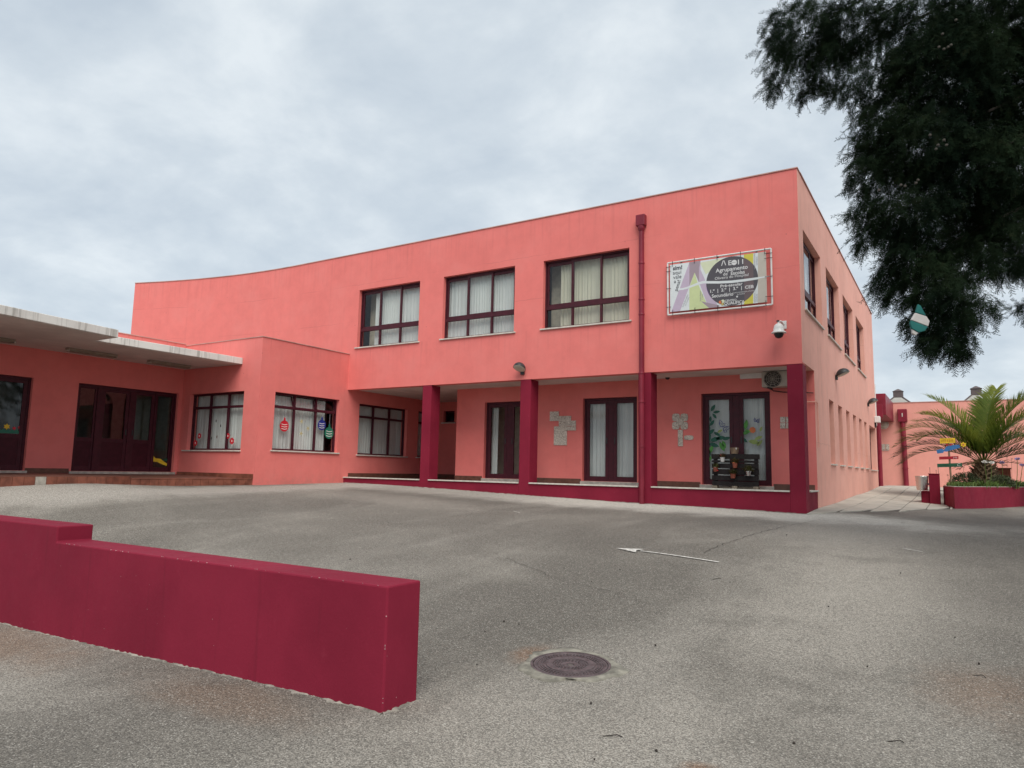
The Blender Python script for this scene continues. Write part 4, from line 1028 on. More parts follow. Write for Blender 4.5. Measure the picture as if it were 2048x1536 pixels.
build(MB().tube([(ax0 + .15, 1.2, az0 - .002), (ax0 + .2, 1.25, az0 - .07), (ax0 + .4, 1.3, az0 - .10), (ax0 + .75, 1.33, az0 - .12), (-.02, 1.35, az0 - .14)], .012, 6), 'cable', 'black', t)
# conduit on the side wall
build(MB().tube([(-.2, 1.30, 1.92), (.03, 1.36, 1.92), (.028, 1.5, 1.90), (.028, 1.54, 1.7), (.028, 1.56, .95)], .011, 6), 'conduit', 'pink_pale', B)

# ------------------------------------------------------------------ ceramic panels
def art(name, label, pieces, Y, P, px=True):
    c = np.mean([[q[0], q[1]] for q in pieces], 0); p0 = onY(c, Y)
    t = thing('ceramic_panel', label, 'wall art', tuple(p0))
    for q in pieces:
        a = onY((q[0], q[1]), Y - .02); b = onY((q[2], q[3]), Y - .02); rot = q[4] if len(q) > 4 else 0; shape = q[5] if len(q) > 5 else 'rect'
        cu_, cz_ = (a[0] + b[0]) / 2, (a[2] + b[2]) / 2; w, h = abs(b[0] - a[0]) / 2 - .003, abs(a[2] - b[2]) / 2 - .003
        if shape == 'rect': pts = [(-w, -h), (w, -h), (w, h), (-w, h)]
        elif shape == 'round': pts = [(w * math.copysign(abs(math.cos(k * PI / 10)) ** .6, math.cos(k * PI / 10)), h * math.copysign(abs(math.sin(k * PI / 10)) ** .6, math.sin(k * PI / 10))) for k in range(20)]
        cc_, ss_ = math.cos(rot), math.sin(rot); pts = [(cu_ + x * cc_ - y * ss_, cz_ + x * ss_ + y * cc_) for x, y in pts]
        build(MB().prism(pts, lambda u, v, d: (u, Y - d, v), .001, .018 + random.uniform(0, .006) + (.012 if len(q) > 6 else 0)), 'tile', 'art_tile', t)
art('a', 'stepped cluster of cream ceramic tiles between the first two arcade doors', [(1099.6, 823, 1117.4, 842), (1117.6, 832, 1142, 852), (1134, 852.5, 1151.7, 861), (1142.3, 841, 1151.7, 852), (1107.8, 852.5, 1133.6, 890.6)], 1.38, PB)
art('b', 'cream ceramic flower with stem and leaf left of the painted door', [(1344, 827, 1359.5, 842.5, 0, 'round'), (1360.5, 827, 1376, 842.5, 0, 'round'), (1344, 843.5, 1359.5, 859, 0, 'round'), (1360.5, 843.5, 1376, 859, 0, 'round'), (1353, 836, 1367, 850, 0, 'round', 1), (1355.5, 859.5, 1366, 892.6), (1367.5, 870.5, 1387, 880, 0, 'round')], 1.38, PB)
art('c', 'cream ceramic tile half hidden by the corner column', [(1560, 833.5, 1571, 845), (1560, 845.5, 1571, 857), (1571.5, 833.5, 1583, 845), (1571.5, 845.5, 1583, 857)], 1.38, PB)

# ------------------------------------------------------------------ pallet planter with pots in front of the third door
q0 = onY((1424, 908), 1.02); q1 = onY((1518.5, 972), 1.02)
px0, px1, pz0, pz1 = q0[0], q1[0], .0, q0[2]
pal = thing('pallet_stand', 'black painted wooden pallet standing upright in front of the painted door', 'pallet', ((px0 + px1) / 2, 1.05, 0))
pz0 = .075; hh = (pz1 - pz0)
for k, (a, b) in enumerate(((0, .135), (.165, .32), (.35, .52), (.55, .70), (.73, .80), (.84, 1.0))):
    zz0, zz1 = pz0 + a * hh, pz0 + b * hh; j = random.uniform(-.01, .01)
    build(MB().box(px0 + j, px1 + j + (.03 if k == 5 else 0), 1.0, 1.022, zz0, zz1), 'slat', 'pallet', pal, bevel=.003)
for xx in (px0 + .03, (px0 + px1) / 2 - .04, px1 - .10):
    build(MB().box(xx, xx + .07, 1.0225, 1.12, pz0 - .03, pz1 - .01), 'stringer', 'pallet', pal)
    build(MB().box(xx - .02, xx + .09, .96, 1.13, -.004, .07), 'foot_block', 'pallet_bare', pal, bevel=.004)
build(MB().box(px0 + .05, px1 - .05, 1.05, 1.09, .02, .05), 'bottom_rail', 'pallet_bare', pal)
def tuft(center, n, L, spread, mat_, parent, name='foliage', w=.008, up=.6):
    V = []; F = []; c = np.array(center)
    for k in range(n):
        th = random.uniform(0, 2 * PI); el = random.uniform(up, 1.45); ln = L * random.uniform(.6, 1.15)
        d = np.array([math.cos(th) * math.cos(el), math.sin(th) * math.cos(el), math.sin(el)]); s = np.array([-math.sin(th), math.cos(th), 0]) * w * random.uniform(.6, 1.3)
        b = c + np.array([random.gauss(0, spread), random.gauss(0, spread), 0]); m1 = b + d * ln * .55; e = b + d * ln * .9 + np.array([math.cos(th), math.sin(th), -.5]) * ln * .22
        i = len(V); V += [b - s * .6, b + s * .6, m1 + s, m1 - s, e]; F += [(i, i + 1, i + 2), (i, i + 2, i + 3), (i + 3, i + 2, i + 4)]
    return raw(name, V, F, mat_, parent)
def pot(px, y, r, h, label, potmat, leafmat, nleaf, L, flower=None):
    p = onY(px, y); t = thing('potted_plant', label, 'plant', (p[0], p[1], p[2] - h / 2), 'small potted plants on the pallet')
    o_ = (p[0], p[1], p[2] - h / 2)
    build(MB().lathe([(r * .72, 0), (r * .95, h * .9), (r * 1.05, h * .9), (r * 1.05, h), (r * .85, h), (r * .8, h * .85)], o_, 16), 'pot', potmat, t, smooth=False)
    build(MB().lathe([(r * .82, h * .84), (.001, h * .86)], o_, 12, closed=False), 'soil', 'soil', t)
    tuft((o_[0], o_[1], o_[2] + h * .85), nleaf, L, r * .45, leafmat, t)
    build(MB().box(o_[0] - .012, o_[0] + .012, min(o_[1] + r * .9, .99), max(.999, o_[1] + r), o_[2] + h * .5, o_[2] + h * .6), 'hanger', 'dark_metal', t)
    for (dx, dz, rr_, mt) in (flower or []): build(MB().lathe([(.001, -rr_ * .5), (rr_, -rr_ * .2), (rr_ * .9, rr_ * .3), (.001, rr_ * .5)], (o_[0] + dx, o_[1] - r * .4, o_[2] + h + dz), 9), 'flower', mt, t)
pot((1445, 919), .94, .055, .10, 'small white pot with reddish plant at the top left of the pallet', 'white_pot', 'dry_leaf', 60, .16, [(-.03, .05, .02, 'bright_red')])
pot((1431, 939), .94, .055, .10, 'small clay pot with a white tag at the left of the pallet', 'clay_pot', 'pot_leaf', 55, .15, [(-.005, .0, .018, 'white_petal'), (.05, -.07, .022, 'bright_red')])
pot((1470, 931), .94, .06, .11, 'pot with an orange bloom at the middle of the pallet', 'clay_pot', 'pot_leaf', 70, .2, [(-.02, .0, .034, 'orange')])
pot((1466, 952), .94, .065, .10, 'clay pot with spiky leaves low in the middle of the pallet', 'clay_pot', 'pot_leaf', 75, .17)
pot((1497, 947), .92, .065, .10, 'shiny tin pot with bushy grass at the right of the pallet', 'tin', 'pot_leaf', 130, .2)
p = onY((1469, 901), 1.05); t = thing('wicker_basket', 'small brown wicker basket on top of the pallet', 'basket', (p[0], 1.05, pz1 + .004))
m = MB()
for k in range(7): m.tube([(p[0] + (.07 + .004 * k) * math.cos(j * PI / 9), 1.05 + .055 * math.sin(j * PI / 9), pz1 + .014 + .02 * k) for j in range(19)], .0105, 5, cap=False)
build(m, 'weave', 'wood_post', t); build(MB().lathe([(.065, .0), (.07, .006)], (p[0], 1.05, pz1 + .004), 14), 'base', 'cone_brown', t)
build(MB().lathe([(.001, 0), (.016, .03), (.001, .06)], (p[0] + .055, .985, pz1 + .09), 8), 'tag', 'white_petal', t)

# ------------------------------------------------------------------ low burgundy wall in the foreground
lw = thing('low_wall', 'long low burgundy wall with a raised step in the foreground', 'wall', (-2.5, -11.4, -1.2))
wy0, wy1 = -11.615, -11.295; wx1 = -.478; st = -4.47; zt1, zt2 = -.407, -.277
prof = [(wx1, -1.6), (wx1, zt1), (st, zt1 - .012), (st, zt2), (-12.3, zt2 - .02), (-12.3, -1.8)]
build(MB().prism(prof, lambda u, v, d: (u, d, v), wy0, wy1), 'body', 'burgundy', lw, bevel=.012)
def mortar_line(a, b, side, n, parent, wmin=.008, wmax=.05):
    a = np.array(a); b = np.array(b); d = (b - a); L = np.linalg.norm(d); d /= L; nv = np.array([d[1], -d[0]]) * side
    V = []; F = []; w = 0
    for k in range(n + 1):
        p = a + d * L * k / n; w = .6 * w + .4 * random.uniform(wmin, wmax) + (random.uniform(0, .03) if random.random() < .12 else 0)
        z = tz(*p); h = .003 + random.uniform(0, .007) - (.012 if random.random() < .3 else 0)
        q = p + nv * w
        V += [(p[0], p[1], z + h), (q[0], q[1], tz(*q) + .003 + h * .3), (q[0] + nv[0] * .004, q[1] + nv[1] * .004, tz(*q) - .02)]
    for k in range(n): i = 3 * k; F += [(i, i + 1, i + 4, i + 3), (i + 1, i + 2, i + 5, i + 4)]
    raw('mortar_strip', V, F, 'mortar', parent)
m = MB()
random.seed(11)
for k in range(40):
    x = random.uniform(-4.4, wx1 - .01) if k < 34 else wx1 - .006; r = random.uniform(.001, .004); n_ = 6
    if k < 34: c_ = (x, wy0 + .002, zt1 - .004 + (x - wx1) / (st - wx1) * -.012); U_, W_ = (1, 0, 0), (0, .7, .7) if random.random() < .6 else (0, .2, -.98)
    else: c_ = (wx1 - .003, wy0 + .003, random.uniform(-1.1, zt1 - .02)); U_, W_ = (0, 0, 1), (.7, -.7, 0)
    nn_ = Vector(U_).cross(Vector(W_)); nn_ = -nn_ if nn_.dot(Vector((.3, -1, .6))) < 0 else nn_
    V_ = [tuple(Vector(c_) + nn_ * .0045 + Vector(U_) * r * 1.5 * math.cos(j * PI / 3) * random.uniform(.5, 1.2) + Vector(W_) * r * math.sin(j * PI / 3) * random.uniform(.5, 1.2)) for j in range(n_)]
    b_ = len(m.V); m.V += V_ + [tuple(Vector(v) - nn_ * .006) for v in V_]; m.F.append(tuple(range(b_, b_ + n_))); m.F += [(b_ + j, b_ + (j + 1) % n_, b_ + n_ + (j + 1) % n_, b_ + n_ + j) for j in range(n_)]
build(m, 'paint_chips', 'chip', lw, kind='stuff')
mortar_line((-9, wy0 + .004), (wx1, wy0 + .004), 1, 260, lw, .003, .028)
mortar_line((wx1 - .004, wy0), (wx1 - .004, wy1), 1, 14, lw, .004, .03)
mortar_line((-12.55, .006), (-.0, .006), 1, 220, B, .01, .10)
mortar_line((-.0, .006), (0, .4), 1, 14, B, .01, .06)

# ------------------------------------------------------------------ manhole
mh0 = on_ground((1141, 1333)); mx, my = mh0[0], mh0[1]; mz = tz(mx, my); R0 = .298
gxs = (tz(mx + .3, my) - tz(mx - .3, my)) / .6; gys = (tz(mx, my + .3) - tz(mx, my - .3)) / .6
nrm = Vector((-gxs, -gys, 1)).normalized(); MM = nrm.to_track_quat('Z', 'Y').to_matrix()
mh = thing('manhole_cover', 'round cast iron manhole cover set in a concrete collar', 'manhole cover', (mx, my, mz))
V = []; F = []; n = 72
for k in range(n):
    th = 2 * PI * k / n; ro = R0 + .085 + .035 * math.sin(th * 3 + 1) + .02 * math.sin(th * 7) + random.uniform(-.018, .018)
    for r, h in ((R0 + .006, .012), (R0 + .04, .013 + random.uniform(0, .006)), (ro, .008), (ro + .012, -.03)):
        x, y = mx + r * math.cos(th), my + r * math.sin(th); V.append((x, y, tz(x, y) + h))
for k in range(n):
    k2 = (k + 1) % n
    for j in range(3): F.append((4 * k + j, 4 * k + j + 1, 4 * k2 + j + 1, 4 * k2 + j))
raw('collar', V, F, 'concrete_collar', mh)
build(MB().lathe([(R0 + .005, -.03), (R0 + .005, .016), (R0 - .012, .017), (R0 - .014, .006), (R0 - .018, .006), (R0 - .02, .015), (R0 - .034, .0155), (R0 - .036, .011), (.185, .011), (.183, .018), (.135, .018), (.133, .011), (.06, .011), (.058, .015), (.03, .015), (.028, -.004), (.001, -.004)], (mx, my, mz), 56, MM, closed=False), 'cover', 'cast_iron', mh)
m = MB()
for r, nn, w in ((.248, 58, .0085), (.228, 54, .0085), (.208, 48, .0085), (.115, 26, .007), (.095, 22, .007), (.076, 16, .007)):
    for k in range(nn):
        th = 2 * PI * (k + .5 * (r * 1000 % 2)) / nn; c = Vector((r * math.cos(th), r * math.sin(th), .0105))
        m.hexa([tuple(Vector((mx, my, mz)) + MM @ (c + Vector((a * w * math.cos(th) - b * w * math.sin(th), a * w * math.sin(th) + b * w * math.cos(th), h)))) for h in (0, .006) for a, b in ((-.5, -1), (.5, -1), (.5, .7), (-.5, .7))])
build(m, 'tread_studs', 'cast_iron', mh, kind='stuff')

# ------------------------------------------------------------------ fallen cones and twigs on the asphalt
for i, (x, y) in enumerate([(1183, 1165), (954, 1331), (970, 1265), (1038, 1250), (1008, 1245), (1182, 1410), (1311, 1293), (1573, 1071), (1801, 1148), (1910, 1277), (1588, 1490), (1312, 1505), (1189, 1522), (1657, 1215), (1735, 1335), (1313, 1505), (437, 994), (468, 1079), (700, 1120), (1133, 1001), (624, 988), (1460, 1166), (1240, 1140), (1958, 1330)]):
    c = g(x, y); s = random.uniform(.005, .009)
    mb = MB().lathe([(.001, -s * .2), (s * .8, 0), (s, s * .7), (s * .7, s * 1.4), (.001, s * 1.7)], (0, 0, 0), 7)
    o = build(mb, 'fallen_cone', 'litter', label='tiny dark fallen cone lying on the asphalt', cat='cone', group='fallen cones on the asphalt'); o.location = (c[0], c[1], tz(c[0], c[1]) + .004)
for i, (pa, pb, lb) in enumerate((((1206, 1474), (1245, 1476), 'thin dark twig on the asphalt near the bottom of the picture'), ((1425, 1160), (1442, 1158), 'short dark twig on the asphalt behind the arrow'), ((1945, 1352), (1972, 1357), 'thin dark twig on the asphalt under the tree'), ((1775, 1485), (1808, 1487), 'curled twig on the stained asphalt at bottom right'))):
    a = g(*pa); b = g(*pb); md = (a + b) / 2 + np.array([.02, .015, .01])
    o = build(MB().tube([(a[0], a[1], a[2] + .005), (md[0], md[1], md[2] + .005), (b[0], b[1], b[2] + .006)], .003, 5), 'twig', 'litter', label=lb, cat='twig', group='twigs on the asphalt')

# ------------------------------------------------------------------ background wing on the right
WY = 20.5
wgp = thing('school_wing', 'single-storey pink wing closing the yard behind the palm', 'building', (6, WY, -.05))
wz = onY((1850, 804.5), WY)[2]
build(MB().box(-1.5, 22, WY, WY + .25, -.9, wz), 'wall', 'pink_back', wgp)
build(MB().box(-1.5, 22.05, WY - .02, WY + .30, wz, wz + .03), 'coping', 'coping', wgp)
build(MB().box(-1.5, 22, WY + .26, WY + 9, wz - .5, wz - .4), 'roof', 'grey_roof', wgp); build(MB().box(21.8, 22, WY + .25, WY + 9, -.9, wz - .02), 'wall', 'pink_back', wgp)
def s8(x, y): return (1640 + x / 7.68, 720 + y / 7.68)
h0 = onY(s8(1187, 755), WY - .2); h1 = onY(s8(1342, 948), WY - .2)
hp = build(MB().box(h0[0], h1[0], WY - .24, WY - .001, h1[2], h0[2]), 'hopper', 'burg_metal', wgp, bevel=.02)
build(MB().box((h0[0] + h1[0]) / 2 - .02, (h0[0] + h1[0]) / 2 + .02, WY - .252, WY - .241, (h0[2] + h1[2]) / 2 - .06, (h0[2] + h1[2]) / 2 + .10), 'label_plate', 'sill_stone', hp)
pb = onY(c := (1813, 972), WY - .1)
dp2 = build(MB().tube([((h0[0] + h1[0]) / 2, WY - .1, h1[2] + .02), ((h0[0] + h1[0]) / 2 + .03, WY - .1, -.2)], .10, 14), 'downpipe', 'burg_metal', wgp)
for z in (.75, 1.75): build(MB().lathe([(.115, -.025), (.12, 0), (.115, .025)], ((h0[0] + h1[0]) / 2 + .02, WY - .1, z), 14), 'collar', 'burg_metal', dp2)
b0 = onY(s8(1120, 660), WY - .01); BXR = b0[0]; fb = onX(s8(1003, 512), BXR); fbz = onX(s8(1010, 835), BXR)
lb = build(MB().box(-.6, BXR, max(fb[1], 15.6), WY - .001, fbz[2], fb[2]), 'gutter_box', 'burg_metal', wgp, bevel=.015, label='large burgundy sheet-metal gutter box at the corner')
fy = max(fb[1], 15.6)
f2 = onY(s8(958, 680), fy - .12); f3 = onY(s8(965, 885), fy - .12)
build(MB().box(-.3, f2[0], fy - .12, fy - .001, f3[2], f2[2]), 'side_box', 'burg_metal', lb, bevel=.01)
p6 = onY(s8(905, 1200), fy - .06)
build(MB().tube([(p6[0], fy - .06, f3[2] + .01), (p6[0], fy - .06, -.3)], .085, 14), 'downpipe', 'burg_metal', wgp)
gl = onY(s8(970, 985), WY - .18); t = thing('bulkhead_lamp', 'round white wall lamp beneath the burgundy gutter box', 'lamp', (gl[0], WY - .1, gl[2]))
build(MB().lathe([(.20, 0), (.20, .05), (.17, .13), (.09, .18), (.001, .19)], (gl[0], WY - .002, gl[2]), 18, Mx), 'globe', 'lens', t, smooth=True); build(MB().lathe([(.215, 0), (.215, .03)], (gl[0], WY - .001, gl[2]), 18, Mx), 'base', 'white_plastic', t)
art('d', 'faint pink ceramic relief low on the far wing beside its downpipe', [(1763, 888, 1771, 899.5), (1771.3, 888, 1779, 899.5), (1763, 900, 1778, 901.5)], WY, None)
# weathered white rainwater flashing at the end of the side wall
t = thing('floodlight', 'white square floodlight at the far end of the side wall', 'lamp', (.1, 14.9, 2.55))
build(MB().box(.01, .20, 14.75, 15.1, 2.38, 2.62), 'housing', 'white_plastic', t, bevel=.02); build(MB().box(.004, .06, 14.85, 15.0, 2.2, 2.379), 'bracket', 'dark_metal', t)
build(MB().box(.004, .035, 15.42, 15.52, 2.3, 3.9), 'corner_flashing', 'white_plastic', B)
# pyramid skylights behind
for i, (cxp, lab) in enumerate((((370, 305), 'left pyramid skylight with a dark cap behind the pink wing'), ((1120, 300), 'right pyramid skylight with a dark cap behind the palm'))):
    p = onY((1720 + cxp[0] / 4.799, 740 + cxp[1] / 4.799), 26.0); w = .62; hz = onY((1720 + 350 / 4.799, 740 + 258 / 4.799), 26.0)[2]
    t = thing('roof_skylight', lab, 'skylight', (p[0], 26, p[2] - .6), 'pyramid skylights on the wing roof')
    zz = p[2] - .6; k = .14
    build(MB().hexa([(p[0] - 1.1, 24.9, zz), (p[0] + 1.1, 24.9, zz), (p[0] + 1.1, 27.1, zz), (p[0] - 1.1, 27.1, zz), (p[0] - k, 26 - k, hz), (p[0] + k, 26 - k, hz), (p[0] + k, 26 + k, hz), (p[0] - k, 26 + k, hz)]), 'pyramid', 'grey_roof', t)
    for sx_ in (-1, 1): build(MB().tube([(p[0] + sx_ * 1.11, 24.88, zz), (p[0] + sx_ * k, 26 - k - .01, hz + .01)], .035, 6), 'ridge', 'chimney', t)
    build(MB().box(p[0] - .22, p[0] + .22, 25.78, 26.22, hz - .05, hz + .26), 'cap', 'chimney', t, bevel=.02); build(MB().hexa([(p[0] - .25, 25.75, hz + .261), (p[0] + .25, 25.75, hz + .261), (p[0] + .25, 26.25, hz + .261), (p[0] - .25, 26.25, hz + .261), (p[0] - .03, 25.97, hz + .4), (p[0] + .03, 25.97, hz + .4), (p[0] + .03, 26.03, hz + .4), (p[0] - .03, 26.03, hz + .4)]), 'cap_roof', 'chimney', t)
    build(MB().box(p[0] - 1.0, p[0] + 1.0, 25.0, 27.0, -.5, zz + .001), 'drum', 'grey_roof', t)

# ------------------------------------------------------------------ planter, pillar with bin, signpost
plt = thing('planter', 'burgundy wedge-shaped raised flower bed in front of the pink wing', 'planter', (3, 9, -.42))
poly = [(2.46, 6.3), (4.25, 11.5), (5.6, 15.4), (3.0, 15.4), (2.20, 8.25)]
ctr = np.mean(poly, 0); ztop = .125
for k in range(5):
    a = np.array(poly[k]); b = np.array(poly[(k + 1) % 5])
    ia = a + (ctr - a) / np.linalg.norm(ctr - a) * (.42 if k == 0 else .2); ib = b + (ctr - b) / np.linalg.norm(ctr - b) * (.42 if (k + 1) % 5 == 0 else .2)
    q = [a, b, ib, ia]; build(MB().hexa([(*v, -.9) for v in q] + [(*v, ztop) for v in q]), 'bed_wall', 'burgundy', plt)
    q = [a + (a - ctr) * .003, b + (b - ctr) * .003, ib, ia]; build(MB().hexa([(*v, ztop + .001) for v in q] + [(*v, ztop + .014) for v in q]), 'coping', 'threshold', plt)
build(MB().prism([tuple(np.array(p) + (ctr - np.array(p)) * .05) for p in poly], lambda u, v, d: (u, v, d), -.2, .10), 'soil', 'soil', plt)
def inpoly(x, y, P_=poly):
    c = False; j = len(P_) - 1
    for i in range(len(P_)):
        if (P_[i][1] > y) != (P_[j][1] > y) and x < (P_[j][0] - P_[i][0]) * (y - P_[i][1]) / (P_[j][1] - P_[i][1]) + P_[i][0]: c = not c
        j = i
    return c
pr = onY((1871.5, 1007.7), 8.1); pcx = pr[0]
pil = thing('gate_pillar', 'short square burgundy pillar carrying the litter bin beside the flower bed', 'pillar', (pcx, 8.1, -.4))
ptz = onY((1871, 948.6), 8.1)[2]
build(MB().box(pcx - .135, pcx + .125, 7.98, 8.24, -.9, ptz), 'shaft', 'burgundy', pil, bevel=.012)
build(MB().box(pcx - .145, pcx + .135, 7.97, 8.25, ptz + .001, ptz + .02), 'cap', 'burgundy', pil)
build(MB().box(pcx - .34, pcx - .137, 8.05, 9.3, -.9, -.03), 'low_block', 'burgundy', pil, bevel=.008)
bt = onY((1851, 952), 8.02); bb = onY((1851, 980.7), 8.02)
bin_ = thing('litter_bin', 'galvanised metal litter bin hung on the burgundy pillar', 'bin', (bt[0], 8.02, bb[2]))
bx = pcx - .305; build(MB().lathe([(.001, 0), (.135, 0), (.165, bt[2] - bb[2]), (.155, bt[2] - bb[2]), (.127, .02), (.001, .02)], (bx, 8.0, bb[2]), 22, closed=False), 'bucket', 'steel', bin_)
build(MB().lathe([(.166, 0), (.170, .008), (.166, .016)], (bx, 8.0, bt[2] - .016), 22, closed=False), 'rim', 'steel', bin_); build(MB().box(bx + .12, pcx - .134, 7.99, 8.02, bb[2] + .15, bb[2] + .2), 'hook', 'dark_metal', bin_)
for i, (dx, h) in enumerate(((-.1, .16), (.05, .10), (.10, .18))):
    o = thing('metal_spike', ['leftmost', 'middle', 'rightmost'][i] + ' thin wire spike on top of the burgundy pillar', 'spike', (pcx + dx, 8.1, ptz + .02), 'wire spikes on the pillar')
    build(MB().tube([(pcx + dx, 8.1, ptz + .018), (pcx + dx, 8.1, ptz + h)], .005, 5), 'wire', 'dark_metal', o); build(MB().lathe([(.001, 0), (.012, .012), (.001, .03)], (pcx + dx, 8.1, ptz + h), 6), 'tip', 'dark_metal', o)
SY = 9.2
c8 = lambda x, y: (1720 + x / 4.799, 740 + y / 4.799)
sp_ = thing('wooden_signpost', 'hand-painted wooden signpost with coloured boards in the flower bed', 'signpost', (2.38, SY, .1))
a = onY(c8(878, 1100), SY); b = onY(c8(845, 660), SY)
build(MB().tube([(a[0], SY, .05), (b[0], SY, b[2])], .026, 8), 'post', 'wood_post', sp_)
def board(pxs, mat_, dy=-.035, name='board'):
    pts = [onY(c8(*p), SY + dy) for p in pxs]
    return build(MB().prism([(p[0], p[2]) for p in pts], lambda u, v, d: (u, SY + d, v), dy - .009, dy + .009), name, mat_, sp_)
by_ = board([(765, 658), (912, 652), (916, 700), (768, 706)], 'yellow'); bb_ = board([(733, 768), (790, 755), (806, 768), (828, 735), (900, 720), (950, 718), (968, 745), (850, 776), (830, 785), (806, 780), (800, 795), (742, 803)], 'blue')
br_ = board([(760, 832), (945, 826), (945, 854), (760, 860)], 'red'); bg_ = board([(740, 900), (980, 892), (982, 928), (742, 934)], 'green')
fl_ = onY(c8(992, 716), SY - .06)
build(MB().prism([(fl_[0] + x * .13, fl_[2] + y * .13) for x, y in flower_pts(6, .62, .42)], lambda u, v, d: (u, SY + d, v), -.068, -.05), 'flower_board', 'yellow', sp_)
build(MB().prism([(fl_[0] + x * .05, fl_[2] + y * .05) for x, y in flower_pts(6, .5, .4)], lambda u, v, d: (u, SY + d, v), -.073, -.0685), 'flower_centre', 'orange', sp_)
for x in (835, 872):
    q = onY(c8(x, 718), SY - .04); build(MB().lathe([(.03, 0), (.03, .012)], (q[0], SY - .03, q[2]), 10, Mx), 'knob', 'red', sp_)
PSN = lambda u, v, d: (u, SY - .045 - d, v)
def scribble(x0_, x1_, y_, n, hgt, mat_, par):
    m = MB()
    for k in range(n):
        x = x0_ + (x1_ - x0_) * (k + .5) / n; q = onY(c8(x, y_), SY - .045); h = hgt / 4.8 / 60
        m.tube([(q[0] - .008, SY - .0465, q[2] - h * random.uniform(.4, 1)), (q[0] + random.uniform(-.01, .01), SY - .0465, q[2] + h), (q[0] + .012, SY - .0465, q[2] - h * random.uniform(.2, .8))], .0035, 4)
    build(m, 'painted_lettering', mat_, par)
scribble(778, 900, 680, 7, 14, 'red', by_); scribble(895, 935, 842, 3, 8, 'white_petal', br_)
q = onY(c8(952, 911), SY - .046); build(MB().tube([(q[0] + .045 * math.cos(t_), SY - .047, q[2] + .035 * math.sin(t_)) for t_ in np.linspace(.9, 5.4, 14)], .005, 5), 'painted_face', 'white_petal', bg_)
scribble(765, 850, 914, 6, 9, 'leaf_dark', bg_)

# ------------------------------------------------------------------ palm
def frond(base, az, el, L, droop, mat_, parent, nl=74):
    n = 16; pts = []; d = np.array([math.cos(az) * math.cos(el), math.sin(az) * math.cos(el), math.sin(el)]); p = np.array(base, float); pts.append(p.copy()); h = np.array([math.cos(az), math.sin(az), 0]); e = el
    for k in range(n):
        e = el - droop * ((k + 1) / n) ** 1.5
        p = p + (h * math.cos(e) + np.array([0, 0, math.sin(e)])) * L / n; pts.append(p.copy())
    pts = np.array(pts); side = np.array([-math.sin(az), math.cos(az), 0]); V = []; F = []
    for k in range(n + 1):                       # rachis as a thin triangular rod
        w = .020 * (1 - k / n) + .004; V += [pts[k] + side * w, pts[k] - side * w, pts[k] + np.array([0, 0, w * 1.2])]
    for k in range(n):
        for a_, b_ in ((0, 1), (1, 2), (2, 0)):
            F.append((3 * k + a_, 3 * k + b_, 3 * k + 3 + b_)); F.append((3 * k + a_, 3 * k + 3 + b_, 3 * k + 3 + a_))
    for k in range(nl):
        t_ = .14 + .86 * (k + random.uniform(-.3, .3)) / nl; t_ = min(max(t_, .1), .995); i = min(int(t_ * n), n - 1); f = t_ * n - i
        q = pts[i] * (1 - f) + pts[i + 1] * f; tn = pts[i + 1] - pts[i]; tn /= np.linalg.norm(tn); upv = np.cross(side, tn); upv = upv if upv[2] > -.2 else -upv
        ln = (.24 + .42 * math.sin(PI * min(1, t_ * .9 + .08)) ** .8) * L / 2.3 * random.uniform(.85, 1.1)
        for s in (-1, 1):
            dr = tn * (.62 + .5 * t_) + side * s * .75 + upv * (.38 + random.uniform(-.12, .12)); dr /= np.linalg.norm(dr); w = np.cross(dr, upv); w = w / np.linalg.norm(w) * .0165
            mid = q + dr * ln * .5; tip = q + dr * ln + np.array([0, 0, -1]) * ln * .13
            j = len(V); V += [q - w * .5, q + w * .5, mid + w, mid - w, tip]; F += [(j, j + 1, j + 2), (j, j + 2, j + 3), (j + 3, j + 2, j + 4)]
    return raw('frond', V, F, mat_, parent)
PX, PY = onY(c8(1195, 1000), 11.3)[0], 11.3
pm = thing('palm_tree', 'young date palm with arching feathery fronds in the flower bed', 'palm', (PX, PY, .1))
prof = [(.34, 0), (.37, .15), (.33, .35), (.27, .55), (.20, .68), (.13, .76), (.04, .80)]
build(MB().lathe(prof, (PX, PY, .08), 18), 'trunk', 'palm_bark', pm)
m = MB()
for k in range(110):
    az = k * 2.399; z = .12 + .75 * (k / 110); r = float(np.interp(z - .08, [p_[1] for p_ in prof], [p_[0] for p_ in prof])); c = np.array([PX + r * math.cos(az), PY + r * math.sin(az), z]); o_ = np.array([math.cos(az), math.sin(az), .9]); o_ /= np.linalg.norm(o_); s = np.array([-math.sin(az), math.cos(az), 0]) * .045
    e = c + o_ * random.uniform(.10, .17); m.hexa([tuple(v) for v in (c - s - o_ * .03, c + s - o_ * .03, c + s * .9 + np.array([0, 0, .05]), c - s * .9 + np.array([0, 0, .05]), e - s * .5, e + s * .5, e + s * .45 + np.array([0, 0, .02]), e - s * .45 + np.array([0, 0, .02]))])
build(m, 'leaf_bases', 'palm_bark', pm, kind='stuff')
random.seed(21)
cr = (PX, PY, .80)
FR = []
for k in range(4): FR.append(((.35, 2.7, 1.2, 6.0)[k], random.uniform(1.25, 1.42), random.uniform(2.7, 3.1), random.uniform(.6, .95), 'palm_leaf'))
